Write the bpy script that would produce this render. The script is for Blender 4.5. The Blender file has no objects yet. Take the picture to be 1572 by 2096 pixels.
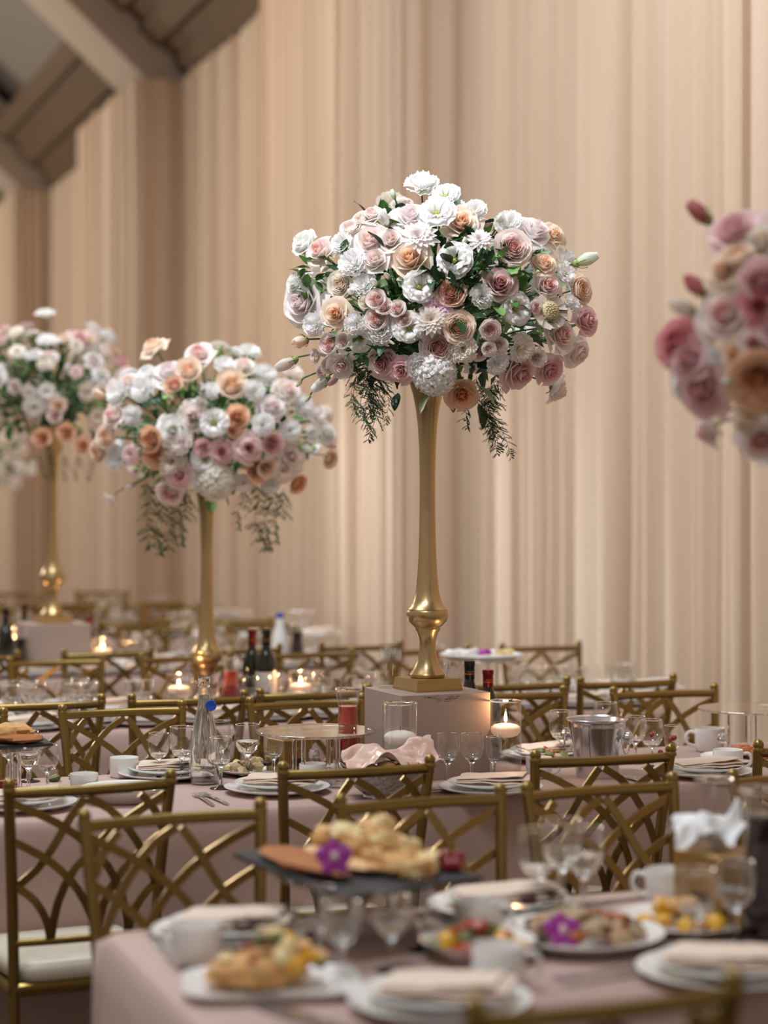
import bpy, math, random
from mathutils import Vector, Matrix, noise
random.seed(7)
PI = math.pi
C = bpy.context.scene.collection
SC = bpy.context.scene

# ------------------------------------------------------------------ camera, world, lights, exposure
FPX, PXC, HOR, CAMZ, TZ = 3900.0, 786.0, 1030.0, 1.55, 0.76
cam = bpy.data.cameras.new('camera'); camo = bpy.data.objects.new('camera', cam); C.objects.link(camo)
camo.location = (0, 0, CAMZ); camo.rotation_euler = (PI/2, 0, 0)
cam.sensor_fit = 'VERTICAL'; cam.sensor_height = 36; cam.lens = FPX/2096*36
cam.shift_y = -18/2096; cam.clip_end = 100
cam.dof.use_dof = True; cam.dof.focus_distance = 5.35; cam.dof.aperture_fstop = 1.5
SC.camera = camo
w = bpy.data.worlds.new('world'); SC.world = w; w.use_nodes = True
w.node_tree.nodes['Background'].inputs[0].default_value = (1.0, 0.86, 0.74, 1)
w.node_tree.nodes['Background'].inputs[1].default_value = 0.36
SC.view_settings.view_transform = 'Standard'; SC.view_settings.look = 'None'
SC.view_settings.gamma = 1; SC.view_settings.use_curve_mapping = False
SC.view_settings.exposure = 0.0
SC.cycles.use_denoising = True
SC.cycles.max_bounces = 10; SC.cycles.transparent_max_bounces = 24
SC.cycles.caustics_reflective = False; SC.cycles.caustics_refractive = False
SC.cycles.sample_clamp_indirect = 6

def area(name, loc, tgt, size, power, col, sy=None):
    l = bpy.data.lights.new(name, 'AREA'); l.size = size; l.energy = power; l.color = col
    if sy: l.shape = 'RECTANGLE'; l.size_y = sy
    o = bpy.data.objects.new(name, l); C.objects.link(o); o.location = loc
    o.rotation_euler = (Vector(tgt)-Vector(loc)).to_track_quat('-Z', 'Y').to_euler(); return o
def spot(name, loc, tgt, power, ang, col, blend=.5, r=.04):
    l = bpy.data.lights.new(name, 'SPOT'); l.energy = power; l.color = col; l.spot_size = math.radians(ang); l.spot_blend = blend; l.shadow_soft_size = r
    o = bpy.data.objects.new(name, l); C.objects.link(o); o.location = loc
    o.rotation_euler = (Vector(tgt)-Vector(loc)).to_track_quat('-Z', 'Y').to_euler(); return o
area('overhead_light', (-1.2, 6.0, 6.3), (-0.3, 6.5, 0), 2.0, 265, (.90, .96, 1.0), 4.0)
area('overhead_light', (-1.0, 1.8, 5.8), (-0.2, 3.6, 0), 1.2, 80, (.90, .96, 1.0))
area('curtain_wash_light', (-4.6, 12.4, 5.0), (0.5, 9.4, 2.8), 1.4, 145, (1.0, .90, .77))
area('curtain_wash_light', (-8.6, 17.6, 4.6), (-1.9, 15.8, 3.0), 1.4, 205, (1.0, .90, .77))
area('curtain_wash_light', (-10.6, 23.5, 4.6), (-4.0, 21.8, 3.0), 1.4, 205, (1.0, .90, .77))
spot('curtain_low_light', (-2.2, 12.0, 3.2), (0.35, 10.2, 0.8), 600, 52, (.84, .92, 1.0), 1.0, .3)
spot('pin_spot_light', (-1.75, 3.3, 5.6), (0.12, 5.38, 2.2), 800, 13, (.95, .97, 1.0), .45)
spot('pin_spot_light', (-2.6, 5.6, 5.6), (-0.66, 7.3, 1.95), 480, 14, (.95, .97, 1.0), .45)
spot('pin_spot_light', (-3.6, 7.2, 5.6), (-1.58, 9.1, 2.15), 420, 14, (.95, .97, 1.0), .45)

# ------------------------------------------------------------------ geometry of the room
AN = math.atan2(.349, .937)
U = Vector((math.cos(AN), math.sin(AN), 0)); V = Vector((-math.sin(AN), math.cos(AN), 0))
MID = Vector((-.317, 4.93, 0)); FGD = Vector((-.523, 3.509, 0)) - .76*V
T3 = Vector((-.78, 6.65, 0)); T4 = Vector((-1.48, 8.53, 0)); T5 = Vector((-2.18, 10.41, 0)); T6 = Vector((-2.88, 12.30, 0))
def tp(px, py, z=TZ):                         # a spot on the plane z seen towards a pixel
    Y = (CAMZ-z)*FPX/(py-HOR); return Vector(((px-PXC)/FPX*Y, Y, z))
def on(O, px, v, z=TZ):                       # a spot on a table, v metres in from its near edge
    q = (px-PXC)/FPX; B = O+v*V
    s = (q*B.y-B.x)/(U.x-q*U.y); P = B+s*U; return Vector((P.x, P.y, z))
def world(px, py, Y): return Vector(((px-PXC)/FPX*Y, Y, CAMZ-(py-HOR)/FPX*Y))

# ------------------------------------------------------------------ materials
def s2l(c):
    return tuple(((x/255/12.92) if x/255 <= .04045 else ((x/255+.055)/1.055)**2.4) for x in c)
def mat(name, rgb, rough=.5, metal=0, trans=0, ior=1.45, emit=None, es=0, noise_amt=0, nscale=20, bump=0, coat=0, sheen=0, sub=0, spec=.5):
    m = bpy.data.materials.new(name); m.use_nodes = True; nt = m.node_tree; b = nt.nodes['Principled BSDF']
    col = s2l(rgb)+(1,)
    b.inputs['Base Color'].default_value = col; b.inputs['Roughness'].default_value = rough
    b.inputs['Metallic'].default_value = metal; b.inputs['Transmission Weight'].default_value = trans
    b.inputs['IOR'].default_value = ior; b.inputs['Coat Weight'].default_value = coat; b.inputs['Sheen Weight'].default_value = sheen
    b.inputs['Specular IOR Level'].default_value = spec
    if sub: b.inputs['Subsurface Weight'].default_value = sub; b.inputs['Subsurface Scale'].default_value = .01
    if emit: b.inputs['Emission Color'].default_value = tuple(emit)+(1,); b.inputs['Emission Strength'].default_value = es
    if noise_amt or bump:
        tc = nt.nodes.new('ShaderNodeTexCoord'); n = nt.nodes.new('ShaderNodeTexNoise'); n.inputs['Scale'].default_value = nscale; n.inputs['Detail'].default_value = 4
        nt.links.new(tc.outputs['Object'], n.inputs['Vector'])
        if noise_amt:
            r = nt.nodes.new('ShaderNodeMix'); r.data_type = 'RGBA'; nt.links.new(n.outputs['Fac'], r.inputs[0])
            r.inputs[6].default_value = tuple(max(0, x*(1-noise_amt)) for x in col[:3])+(1,)
            r.inputs[7].default_value = tuple(min(1, x*(1+noise_amt)) for x in col[:3])+(1,)
            nt.links.new(r.outputs[2], b.inputs['Base Color'])
        if bump:
            bp = nt.nodes.new('ShaderNodeBump'); bp.inputs['Strength'].default_value = bump; bp.inputs['Distance'].default_value = .01
            nt.links.new(n.outputs['Fac'], bp.inputs['Height']); nt.links.new(bp.outputs[0], b.inputs['Normal'])
    return m
def thin_glass(name, tint=(.97, .98, .98), blend=.25, lo=.04, hi=.75):
    m = bpy.data.materials.new(name); m.use_nodes = True; nt = m.node_tree; nt.nodes.clear()
    out = nt.nodes.new('ShaderNodeOutputMaterial'); mx = nt.nodes.new('ShaderNodeMixShader')
    tr = nt.nodes.new('ShaderNodeBsdfTransparent'); tr.inputs[0].default_value = tint+(1,)
    gl = nt.nodes.new('ShaderNodeBsdfGlossy'); gl.inputs['Roughness'].default_value = .03; gl.inputs['Color'].default_value = (1, 1, 1, 1)
    lw = nt.nodes.new('ShaderNodeLayerWeight'); lw.inputs[0].default_value = blend
    mr = nt.nodes.new('ShaderNodeMapRange'); mr.inputs[3].default_value = lo; mr.inputs[4].default_value = hi
    nt.links.new(lw.outputs['Facing'], mr.inputs[0]); nt.links.new(mr.outputs[0], mx.inputs[0])
    nt.links.new(tr.outputs[0], mx.inputs[1]); nt.links.new(gl.outputs[0], mx.inputs[2]); nt.links.new(mx.outputs[0], out.inputs[0])
    return m
def petal_mat(name, inner, outer, mid=None):
    m = bpy.data.materials.new(name); m.use_nodes = True; nt = m.node_tree; b = nt.nodes['Principled BSDF']; out = nt.nodes['Material Output']
    at = nt.nodes.new('ShaderNodeAttribute'); at.attribute_name = 'tint'
    cr = nt.nodes.new('ShaderNodeValToRGB'); cr.color_ramp.elements[0].color = s2l(inner)+(1,); cr.color_ramp.elements[1].color = s2l(outer)+(1,)
    cr.color_ramp.elements[0].position = .06; cr.color_ramp.elements[1].position = .62
    nt.links.new(at.outputs['Fac'], cr.inputs[0]); nt.links.new(cr.outputs[0], b.inputs['Base Color'])
    b.inputs['Roughness'].default_value = .6; b.inputs['Specular IOR Level'].default_value = .3
    tl = nt.nodes.new('ShaderNodeBsdfTranslucent'); nt.links.new(cr.outputs[0], tl.inputs[0])
    mx = nt.nodes.new('ShaderNodeMixShader'); mx.inputs[0].default_value = .38
    nt.links.new(b.outputs[0], mx.inputs[1]); nt.links.new(tl.outputs[0], mx.inputs[2]); nt.links.new(mx.outputs[0], out.inputs[0])
    return m
def drape_mat():
    m = bpy.data.materials.new('sheer_drape'); m.use_nodes = True; nt = m.node_tree; b = nt.nodes['Principled BSDF']; out = nt.nodes['Material Output']
    tc = nt.nodes.new('ShaderNodeTexCoord'); mp = nt.nodes.new('ShaderNodeMapping'); mp.inputs['Scale'].default_value = (6, 6, .15)
    n = nt.nodes.new('ShaderNodeTexNoise'); n.inputs['Scale'].default_value = 1.6; n.inputs['Detail'].default_value = 2
    nt.links.new(tc.outputs['Object'], mp.inputs[0]); nt.links.new(mp.outputs[0], n.inputs['Vector'])
    mx = nt.nodes.new('ShaderNodeMix'); mx.data_type = 'RGBA'; mx.inputs[6].default_value = s2l((198, 168, 141))+(1,); mx.inputs[7].default_value = s2l((227, 206, 184))+(1,)
    nt.links.new(n.outputs['Fac'], mx.inputs[0]); nt.links.new(mx.outputs[2], b.inputs['Base Color'])
    b.inputs['Roughness'].default_value = .75; b.inputs['Sheen Weight'].default_value = .15; b.inputs['Specular IOR Level'].default_value = .2
    return m
M = dict(
    drape=drape_mat(), plaster=mat('plaster', (150, 132, 112), .8, noise_amt=.05, nscale=2),
    ceil=mat('ceiling_paint', (150, 140, 130), .85, noise_amt=.05, nscale=2), beam=mat('beam_paint', (188, 170, 154), .8, noise_amt=.05, nscale=2),
    cornice=mat('cornice_wood', (112, 90, 68), .6, noise_amt=.15, nscale=3), floor=mat('carpet', (92, 74, 64), .9, noise_amt=.25, nscale=12, bump=.4),
    cloth=mat('blush_tablecloth', (186, 158, 149), .62, noise_amt=.05, nscale=4, bump=.03, sheen=.2, spec=.35),
    gold=mat('gold_paint', (142, 118, 66), .27, .85, noise_amt=.08, nscale=30), vasegold=mat('brushed_gold', (190, 164, 120), .30, .92, noise_amt=.1, nscale=14, bump=.04),
    plinthgold=mat('gold_plinth', (176, 142, 92), .42, .6, noise_amt=.08, nscale=14),
    cushion=mat('ivory_cushion', (214, 206, 188), .38, bump=.02, nscale=6, coat=.15),
    box=mat('taupe_box', (172, 152, 141), .7, noise_amt=.04, nscale=12), boxedge=mat('scuff', (96, 78, 70), .8),
    china=mat('white_china', (236, 234, 232), .18, coat=.4), napkin=mat('blush_napkin', (226, 205, 188), .55, bump=.05, nscale=30, sheen=.2),
    satin=mat('satin_napkin', (222, 188, 172), .3, noise_amt=.05, nscale=5, sheen=.4), napdark=mat('napkin_shadow_side', (128, 84, 66), .5),
    silver=mat('polished_silver', (222, 224, 230), .20, 1.0, bump=.02, nscale=40), embossed=mat('embossed_silver', (190, 186, 184), .28, 1.0, bump=.9, nscale=90),
    glass=mat('solid_glass', (255, 255, 255), .0, trans=1.0, ior=1.45), tglass=thin_glass('thin_glass', (.98, .985, .985), .25, .035, .7), aglass=thin_glass('acrylic', (.93, .92, .90), .35, .08, .8),
    stillwater=thin_glass('still_water', (.96, .97, .97), .2, .02, .35), water=mat('water', (250, 252, 252), .0, trans=1.0, ior=1.2), bglass=thin_glass('bottle_glass', (.93, .94, .94), .42, .10, .8),
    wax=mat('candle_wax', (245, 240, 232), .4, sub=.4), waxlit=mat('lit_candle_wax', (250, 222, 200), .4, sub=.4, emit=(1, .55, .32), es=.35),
    flame=mat('flame', (255, 220, 160), .5, emit=(1.0, .72, .38), es=20), wick=mat('wick', (60, 45, 35), .9),
    juice=mat('red_juice', (150, 22, 18), .12), juice2=mat('pink_juice', (206, 74, 50), .15), darkjuice=mat('dark_juice', (34, 9, 16), .1),
    winebottle=mat('dark_bottle', (20, 24, 18), .08, coat=.6), foilblack=mat('black_foil', (24, 24, 26), .3, .4), foilred=mat('red_foil', (112, 18, 28), .28, .6),
    label=mat('paper_label', (226, 216, 208), .6), goldprint=mat('gold_print', (214, 140, 90), .4, .5), blue=mat('blue_plastic', (20, 84, 190), .25, coat=.4),
    tissuebox=mat('gilt_tissue_box', (168, 134, 78), .38, .45, noise_amt=.45, nscale=45, bump=.2), gilt=mat('gilt_edge', (200, 168, 100), .3, .7), tissue=mat('tissue', (236, 236, 238), .8),
    slate=mat('slate', (50, 48, 50), .7, noise_amt=.2, nscale=30, bump=.3), bread=mat('bread', (206, 158, 100), .75, noise_amt=.3, nscale=40, bump=.5), crust=mat('crust', (162, 100, 52), .7, noise_amt=.3, nscale=30, bump=.4),
    cheese=mat('cheese', (228, 204, 150), .5, noise_amt=.12, nscale=20), puff=mat('pastry', (222, 176, 120), .6, noise_amt=.25, nscale=40, bump=.4),
    orchid=mat('purple_orchid', (150, 40, 140), .5, noise_amt=.25, nscale=50), orchidc=mat('orchid_centre', (226, 190, 200), .5),
    red=mat('tomato', (168, 60, 38), .25, noise_amt=.15, nscale=20), yellow=mat('yellow_pepper', (226, 170, 50), .3, noise_amt=.15, nscale=20), greenf=mat('green_salad', (102, 108, 60), .5, noise_amt=.35, nscale=40),
    brownf=mat('fried_food', (160, 88, 40), .5, noise_amt=.4, nscale=60, bump=.5), choc=mat('chocolate', (72, 40, 32), .4, noise_amt=.2, nscale=30), cherry=mat('cranberry', (140, 16, 34), .2, coat=.4),
    olive=mat('olive_food', (92, 78, 52), .4, noise_amt=.4, nscale=30), mush=mat('mushroom', (176, 150, 118), .6, noise_amt=.25, nscale=30),
    leaf=mat('leaf_green', (76, 124, 62), .42, noise_amt=.3, nscale=12), leafd=mat('leaf_dark', (40, 76, 44), .45, noise_amt=.3, nscale=12), leafv=mat('leaf_variegated', (120, 160, 92), .45, noise_amt=.35, nscale=30),
    stem=mat('stem_green', (58, 96, 54), .5), fern=mat('fern_green', (52, 84, 44), .6, noise_amt=.2, nscale=10), budgreen=mat('bud_green', (150, 172, 104), .5), eye=mat('flower_eye', (176, 178, 84), .6, noise_amt=.3, nscale=60),
    pollen=mat('seed_head', (204, 190, 150), .7, noise_amt=.2, nscale=80), print_=mat('white_print', (236, 230, 214), .5),
)
PM = dict(
    white=petal_mat('petal_white', (240, 240, 226), (251, 250, 250)), cream=petal_mat('petal_cream', (244, 224, 200), (250, 244, 236)),
    blush=petal_mat('petal_blush', (244, 218, 210), (252, 244, 241)), lilac=petal_mat('petal_lilac', (240, 220, 220), (251, 246, 246)),
    pinkc=petal_mat('petal_pink_heart', (236, 172, 162), (252, 241, 238)), pink=petal_mat('petal_pink', (232, 176, 180), (248, 220, 222)),
    mauve=petal_mat('petal_mauve', (214, 150, 152), (246, 224, 224)), peach=petal_mat('petal_peach', (247, 204, 162), (253, 238, 224)),
    orange=petal_mat('petal_orange', (240, 174, 128), (250, 220, 194)), rosy=petal_mat('petal_rosy', (206, 112, 122), (230, 164, 168)), dahlia=petal_mat('petal_orchid_pink', (238, 182, 190), (246, 222, 240)),
    brown=petal_mat('petal_tan', (224, 164, 134), (245, 214, 194)), green=petal_mat('petal_green_white', (224, 232, 204), (242, 246, 238)),
)

# ------------------------------------------------------------------ mesh helpers
class MB:
    def __init__(s): s.v = []; s.f = []; s.m = []; s.t = []
    def add(s, vs, fs, mi=0, ts=None):
        b = len(s.v); s.v += [tuple(x) for x in vs]; s.f += [tuple(i+b for i in f) for f in fs]; s.m += [mi]*len(fs)
        s.t += ts if ts else [1.0]*len(vs); return s
    def box(s, c, d, mi=0, bev=0, rot=0):
        x, y, z = d[0]/2, d[1]/2, d[2]/2
        if bev:
            b = bev; vs = []; 
            prof = [(-z, b), (-z+b, 0), (z-b, 0), (z, b)]
            for zz, i in prof:
                for (a, e) in ((-x+i, -y+b+0), (-x+i+b*0, -y+b)): pass
                vs += [(-x+b, -y+i, zz), (x-b, -y+i, zz), (x-i, -y+b, zz), (x-i, y-b, zz), (x-b, y-i, zz), (-x+b, y-i, zz), (-x+i, y-b, zz), (-x+i, -y+b, zz)]
            fs = [tuple(range(7, -1, -1)), tuple(range(24, 32))]
            for k in range(3):
                for j in range(8): fs.append((k*8+j, k*8+(j+1) % 8, (k+1)*8+(j+1) % 8, (k+1)*8+j))
        else:
            vs = [(a*x, e*y, g*z) for g in (-1, 1) for e in (-1, 1) for a in (-1, 1)]
            fs = [(0, 2, 3, 1), (4, 5, 7, 6), (0, 1, 5, 4), (2, 6, 7, 3), (0, 4, 6, 2), (1, 3, 7, 5)]
        cr, sr = math.cos(rot), math.sin(rot)
        vs = [(c[0]+p[0]*cr-p[1]*sr, c[1]+p[0]*sr+p[1]*cr, c[2]+p[2]) for p in vs]
        return s.add(vs, fs, mi)
    def lathe(s, prof, seg=24, mi=0, c=(0, 0, 0), wob=None, cap0=True, cap1=True, sx=1, sy=1):
        vs = []; n = len(prof)
        for (r, z) in prof:
            for k in range(seg):
                a = 2*PI*k/seg; rr = r*(wob(a, z) if wob else 1); vs.append((c[0]+rr*math.cos(a)*sx, c[1]+rr*math.sin(a)*sy, c[2]+z))
        fs = [(i*seg+k, i*seg+(k+1) % seg, (i+1)*seg+(k+1) % seg, (i+1)*seg+k) for i in range(n-1) for k in range(seg)]
        if cap0: fs.append(tuple(range(seg-1, -1, -1)))
        if cap1: fs.append(tuple(range((n-1)*seg, n*seg)))
        return s.add(vs, fs, mi)
    def tube(s, pts, rad, seg=8, mi=0, flat=None, flute=0):
        pts = [Vector(p) for p in pts]; n = len(pts); R = rad if hasattr(rad, '__len__') else [rad]*n
        vs = []; up = None
        for i, p in enumerate(pts):
            t = (pts[min(i+1, n-1)]-pts[max(i-1, 0)]).normalized()
            if up is None: up = Vector((0, 1, 0)) if abs(t.y) < .8 else Vector((1, 0, 0))
            a = t.cross(up).normalized(); b = a.cross(t).normalized(); up = b
            for k in range(seg):
                th = 2*PI*k/seg; r = R[i]*(1-flute*(k % 2))
                if flat: q = a*math.cos(th)*flat[0]+b*math.sin(th)*flat[1]
                else: q = (a*math.cos(th)+b*math.sin(th))*r
                vs.append(p+q)
        fs = [(i*seg+k, i*seg+(k+1) % seg, (i+1)*seg+(k+1) % seg, (i+1)*seg+k) for i in range(n-1) for k in range(seg)]
        fs += [tuple(range(seg-1, -1, -1)), tuple(range((n-1)*seg, n*seg))]
        return s.add(vs, fs, mi)
    def ribbon(s, pts, w, th, mi=0, nrm=(0, 1, 0)):      # a flat bar following pts, broad side facing nrm
        pts = [Vector(p) for p in pts]; n = len(pts); vs = []; N = Vector(nrm)
        for i, p in enumerate(pts):
            t = (pts[min(i+1, n-1)]-pts[max(i-1, 0)]).normalized(); a = t.cross(N).normalized()
            for (x, y) in ((-1, -1), (1, -1), (1, 1), (-1, 1)): vs.append(p+a*w/2*x+N*th/2*y)
        fs = [(i*4+k, i*4+(k+1) % 4, (i+1)*4+(k+1) % 4, (i+1)*4+k) for i in range(n-1) for k in range(4)]+[(3, 2, 1, 0), tuple(range(4*n-4, 4*n))]
        return s.add(vs, fs, mi)
    def blob(s, c, r, seed=0, mi=0, amp=.25, seg=9, rings=6, freq=2.2):
        rx, ry, rz = r if hasattr(r, '__len__') else (r, r, r); vs = []
        for i in range(rings+1):
            ph = PI*i/rings
            for k in range(seg):
                a = 2*PI*k/seg; d = Vector((math.sin(ph)*math.cos(a), math.sin(ph)*math.sin(a), -math.cos(ph)))
                g = 1+amp*noise.noise(d*freq+Vector((seed*3.7, seed*1.3, 0)))*2
                vs.append((c[0]+d.x*rx*g, c[1]+d.y*ry*g, c[2]+d.z*rz*g))
        fs = [(i*seg+k, i*seg+(k+1) % seg, (i+1)*seg+(k+1) % seg, (i+1)*seg+k) for i in range(rings) for k in range(seg)]
        return s.add(vs, fs, mi)
    def mesh(s, name, mats, smooth=True, ang=40):
        me = bpy.data.meshes.new(name); me.from_pydata(s.v, [], s.f)
        for m in (mats if isinstance(mats, (list, tuple)) else [mats]): me.materials.append(m)
        me.polygons.foreach_set('material_index', s.m)
        if any(t != 1.0 for t in s.t):
            a = me.color_attributes.new('tint', 'FLOAT_COLOR', 'POINT'); a.data.foreach_set('color', [c for t in s.t for c in (t, t, t, 1)])
        me.validate()
        if smooth:
            me.polygons.foreach_set('use_smooth', [True]*len(me.polygons))
            try: me.set_sharp_from_angle(angle=math.radians(ang))
            except Exception: pass
        me.update(); return me
    def obj(s, name, mats, parent=None, smooth=True, ang=40):
        return put(name, s.mesh(name, mats, smooth, ang), parent)
def put(name, me, parent=None, loc=None):
    o = bpy.data.objects.new(name, me); C.objects.link(o)
    if parent: o.parent = parent
    if loc is not None: o.location = loc
    return o
def tag(o, label, cat, group=None, kind=None):
    o['label'] = label; o['category'] = cat
    if group: o['group'] = group
    if kind: o['kind'] = kind
    return o
def thing(name, label, cat, loc=(0, 0, 0), rz=0, group=None):
    o = bpy.data.objects.new(name, None); C.objects.link(o); o.location = loc; o.rotation_euler = (0, 0, rz); o.empty_display_size = .05
    return tag(o, label, cat, group)
def struct(o): o['kind'] = 'structure'; return o
def copy_tree(o, parent=None):
    c = o.copy(); C.objects.link(c)
    if parent: c.parent = parent
    for ch in KIDS.get(o.name, ()): copy_tree(ch, c)
    return c
KIDS = {}
def register(root):
    def rec(o):
        KIDS[o.name] = [c for c in bpy.data.objects if c.parent == o]
        for c in KIDS[o.name]: rec(c)
    rec(root); return root
PROTO = {}
def place(kind, builder, label, loc, rz=0, group=None, cat=None, scale=None):
    """first time builds the thing, afterwards copies it and its parts"""
    if kind not in PROTO:
        o = builder(); register(o); PROTO[kind] = o; o['used'] = 0
        first = True
    else: first = False
    src = PROTO[kind]
    if first: o = src
    else: o = copy_tree(src)
    if 'used' in o.keys(): del o['used']
    o.location = loc; o.rotation_euler = (0, 0, rz); o.scale = (scale,)*3 if isinstance(scale, (int, float)) else (scale or (1, 1, 1))
    o['label'] = label
    if group: o['group'] = group
    elif 'group' in o.keys(): del o['group']
    if cat: o['category'] = cat
    return o

# ------------------------------------------------------------------ the setting
def slab(name, p0, du, dv, z, m, hz=.05):
    mb = MB(); c = [p0, p0+U*du, p0+U*du+V*dv, p0+V*dv]
    vs = [(p.x, p.y, z) for p in c]+[(p.x, p.y, z-hz) for p in c]
    mb.add(vs, [(0, 1, 2, 3), (7, 6, 5, 4), (0, 4, 5, 1), (1, 5, 6, 2), (2, 6, 7, 3), (3, 7, 4, 0)])
    return mb.obj(name, m, smooth=False)
W0 = Vector((4.13, 0, 0))          # foot of the pilaster plane; the curtain wall runs along V from here
struct(slab('floor', W0-U*13-V*5, 14.2, 40, 0.0, M['floor']))
CT = 5.30
def wallbox(name, a, b, th, z0, z1, m):
    d = (b-a); L = d.length; d = d.normalized(); n = Vector((d.y, -d.x, 0))*th
    mb = MB(); c = [a, b, b+n, a+n]; vs = [(p.x, p.y, z0) for p in c]+[(p.x, p.y, z1) for p in c]
    mb.add(vs, [(3, 2, 1, 0), (4, 5, 6, 7), (0, 1, 5, 4), (1, 2, 6, 5), (2, 3, 7, 6), (3, 0, 4, 7)])
    return struct(mb.obj(name, m, smooth=False))
wallbox('wall_right', W0+U*.56+V*2, W0+U*.56+V*33, .2, 0, 6.2, M['plaster'])
wallbox('wall_back', W0-U*12.4+V*32.6, W0+U*.5+V*32.6, -.2, 0, 13, M['plaster'])
PIL = []                           # (near, far) of each pilaster along V
for k in range(5):
    n = (4.83+6.0*k)/.937; PIL.append((n, n+2.44/.937))
PH = math.radians(42); dirR = -U*math.cos(PH)+Vector((0, 0, math.sin(PH))); nR = (U*math.sin(PH)+Vector((0, 0, math.cos(PH))))
def beam(p, d, L, wv, depth, name, m, n=nR):
    mb = MB(); c = [p, p+V*wv, p+V*wv+n*depth, p+n*depth]
    vs = [tuple(x) for x in c]+[tuple(x+d*L) for x in c]
    mb.add(vs, [(0, 1, 2, 3), (7, 6, 5, 4), (0, 4, 5, 1), (1, 5, 6, 2), (2, 6, 7, 3), (3, 7, 4, 0)])
    return mb.obj(name, m, smooth=False)
ce = struct(beam(W0+U*.62+V*2+Vector((0, 0, CT-.05))+nR*.46, dirR, 11.2, 31, .08, 'ceiling', M['ceil']))
for i, (n, f) in enumerate(PIL):
    p = W0+U*.40+V*(n+.01)+Vector((0, 0, CT-.38*math.tan(PH)+.02))
    b = struct(beam(p, dirR, 11, .86, .62, 'ceiling_beam', M['beam'])); b['label'] = 'pale rafter rising over a draped pilaster'
    # trim strips beside the rafter
    for off in (-.07, .88):
        q = p+V*(off if off > 0 else off+.01)+nR*.34; struct(beam(q, dirR, 11, .05, .10, 'beam_trim', M['cornice']))
for k in range(5):                 # stepped cornice running along the top of the curtain
    p = W0+U*.40+V*2+Vector((0, 0, CT-.02))+dirR*(.21*k)+nR*(.05+.05*(k % 2))
    struct(beam(p, dirR, .212, 31, .30, 'trim_%d' % (k+1), M['cornice']))

def drape(a, b, nrm, label, seed, z1=CT):
    """a curtain hung in irregular pleats from a to b, pleats standing off towards nrm"""
    rnd = random.Random(seed); d = b-a; L = d.length; d = d.normalized()
    xs = [0.0]; am = []
    while xs[-1] < L:
        xs.append(xs[-1]+rnd.choice((.055, .07, .09, .11, .14, .19, .26))*rnd.uniform(.85, 1.15)); am.append(rnd.uniform(.022, .065))
    xs[-1] = L; am.append(.03); cols = []
    for i in range(len(xs)-1):
        x0, x1 = xs[i], xs[i+1]; K = 8
        for j in range(K):
            t = j/K; s = 1-abs(math.cos(PI*t))**.8*1.0 if rnd.random() < 2 else 0
            cols.append((x0+(x1-x0)*t, am[i]*(math.sin(PI*t)**1.3)))
    cols.append((L, 0)); rows = [0.0, .06, .5, 1.4, 2.6, 3.9, z1-.06, z1]; vs = []
    for zi, z in enumerate(rows):
        for (x, h) in cols:
            sway = .012*noise.noise(Vector((x*5, z*.5, seed)))+.02*noise.noise(Vector((x*1.3, z*.15, seed+9)))
            amp = 1+.35*noise.noise(Vector((x*2, z*.4, seed+3)))
            p = a+d*min(L, max(0, x+sway*.6*(0 < x < L)))+nrm*(.03+h*amp+max(-.02, sway)); vs.append((p.x, p.y, z))
    n = len(cols); fs = [(r*n+i, r*n+i+1, (r+1)*n+i+1, (r+1)*n+i) for r in range(len(rows)-1) for i in range(n-1)]
    mb = MB().add(vs, fs); o = mb.obj('drape', M['drape'], ang=75); tag(o, label, 'curtain'); 
    return o
places = ['on the pilaster at the right edge of the picture', 'on the pilaster wall directly behind the tall central flowers', 'on the pilaster under the long pale rafter', 'on the farthest pilaster by the left edge', 'on the hidden pilaster at the end of the hall']
for i, (n, f) in enumerate(PIL):
    A = W0+V*n; B = W0+V*f
    drape(A-V*.05, B, -U, 'tan drape '+places[i], 11+i)
    drape(W0+U*.44+V*n, W0+V*n-U*.045, -V, 'narrow shaded drape '+places[i], 31+i)
    drape(W0+V*f, W0+U*.40+V*f, V, 'turned-away drape '+places[i], 41+i)
    if i < 4:
        nx = PIL[i+1][0]
        drape(W0+U*.40+V*f, W0+U*.40+V*nx, -U, 'tan pleated drape in the recess '+['right of the tall central vase', 'above the short vase arrangement', 'between the two left pilasters', 'beyond the farthest pilaster'][i], 51+i)
drape(W0+U*.40+V*2.0, W0+U*.40+V*PIL[0][0], -U, 'tan pleated drape nearest the camera, right of the picture', 61)

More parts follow.
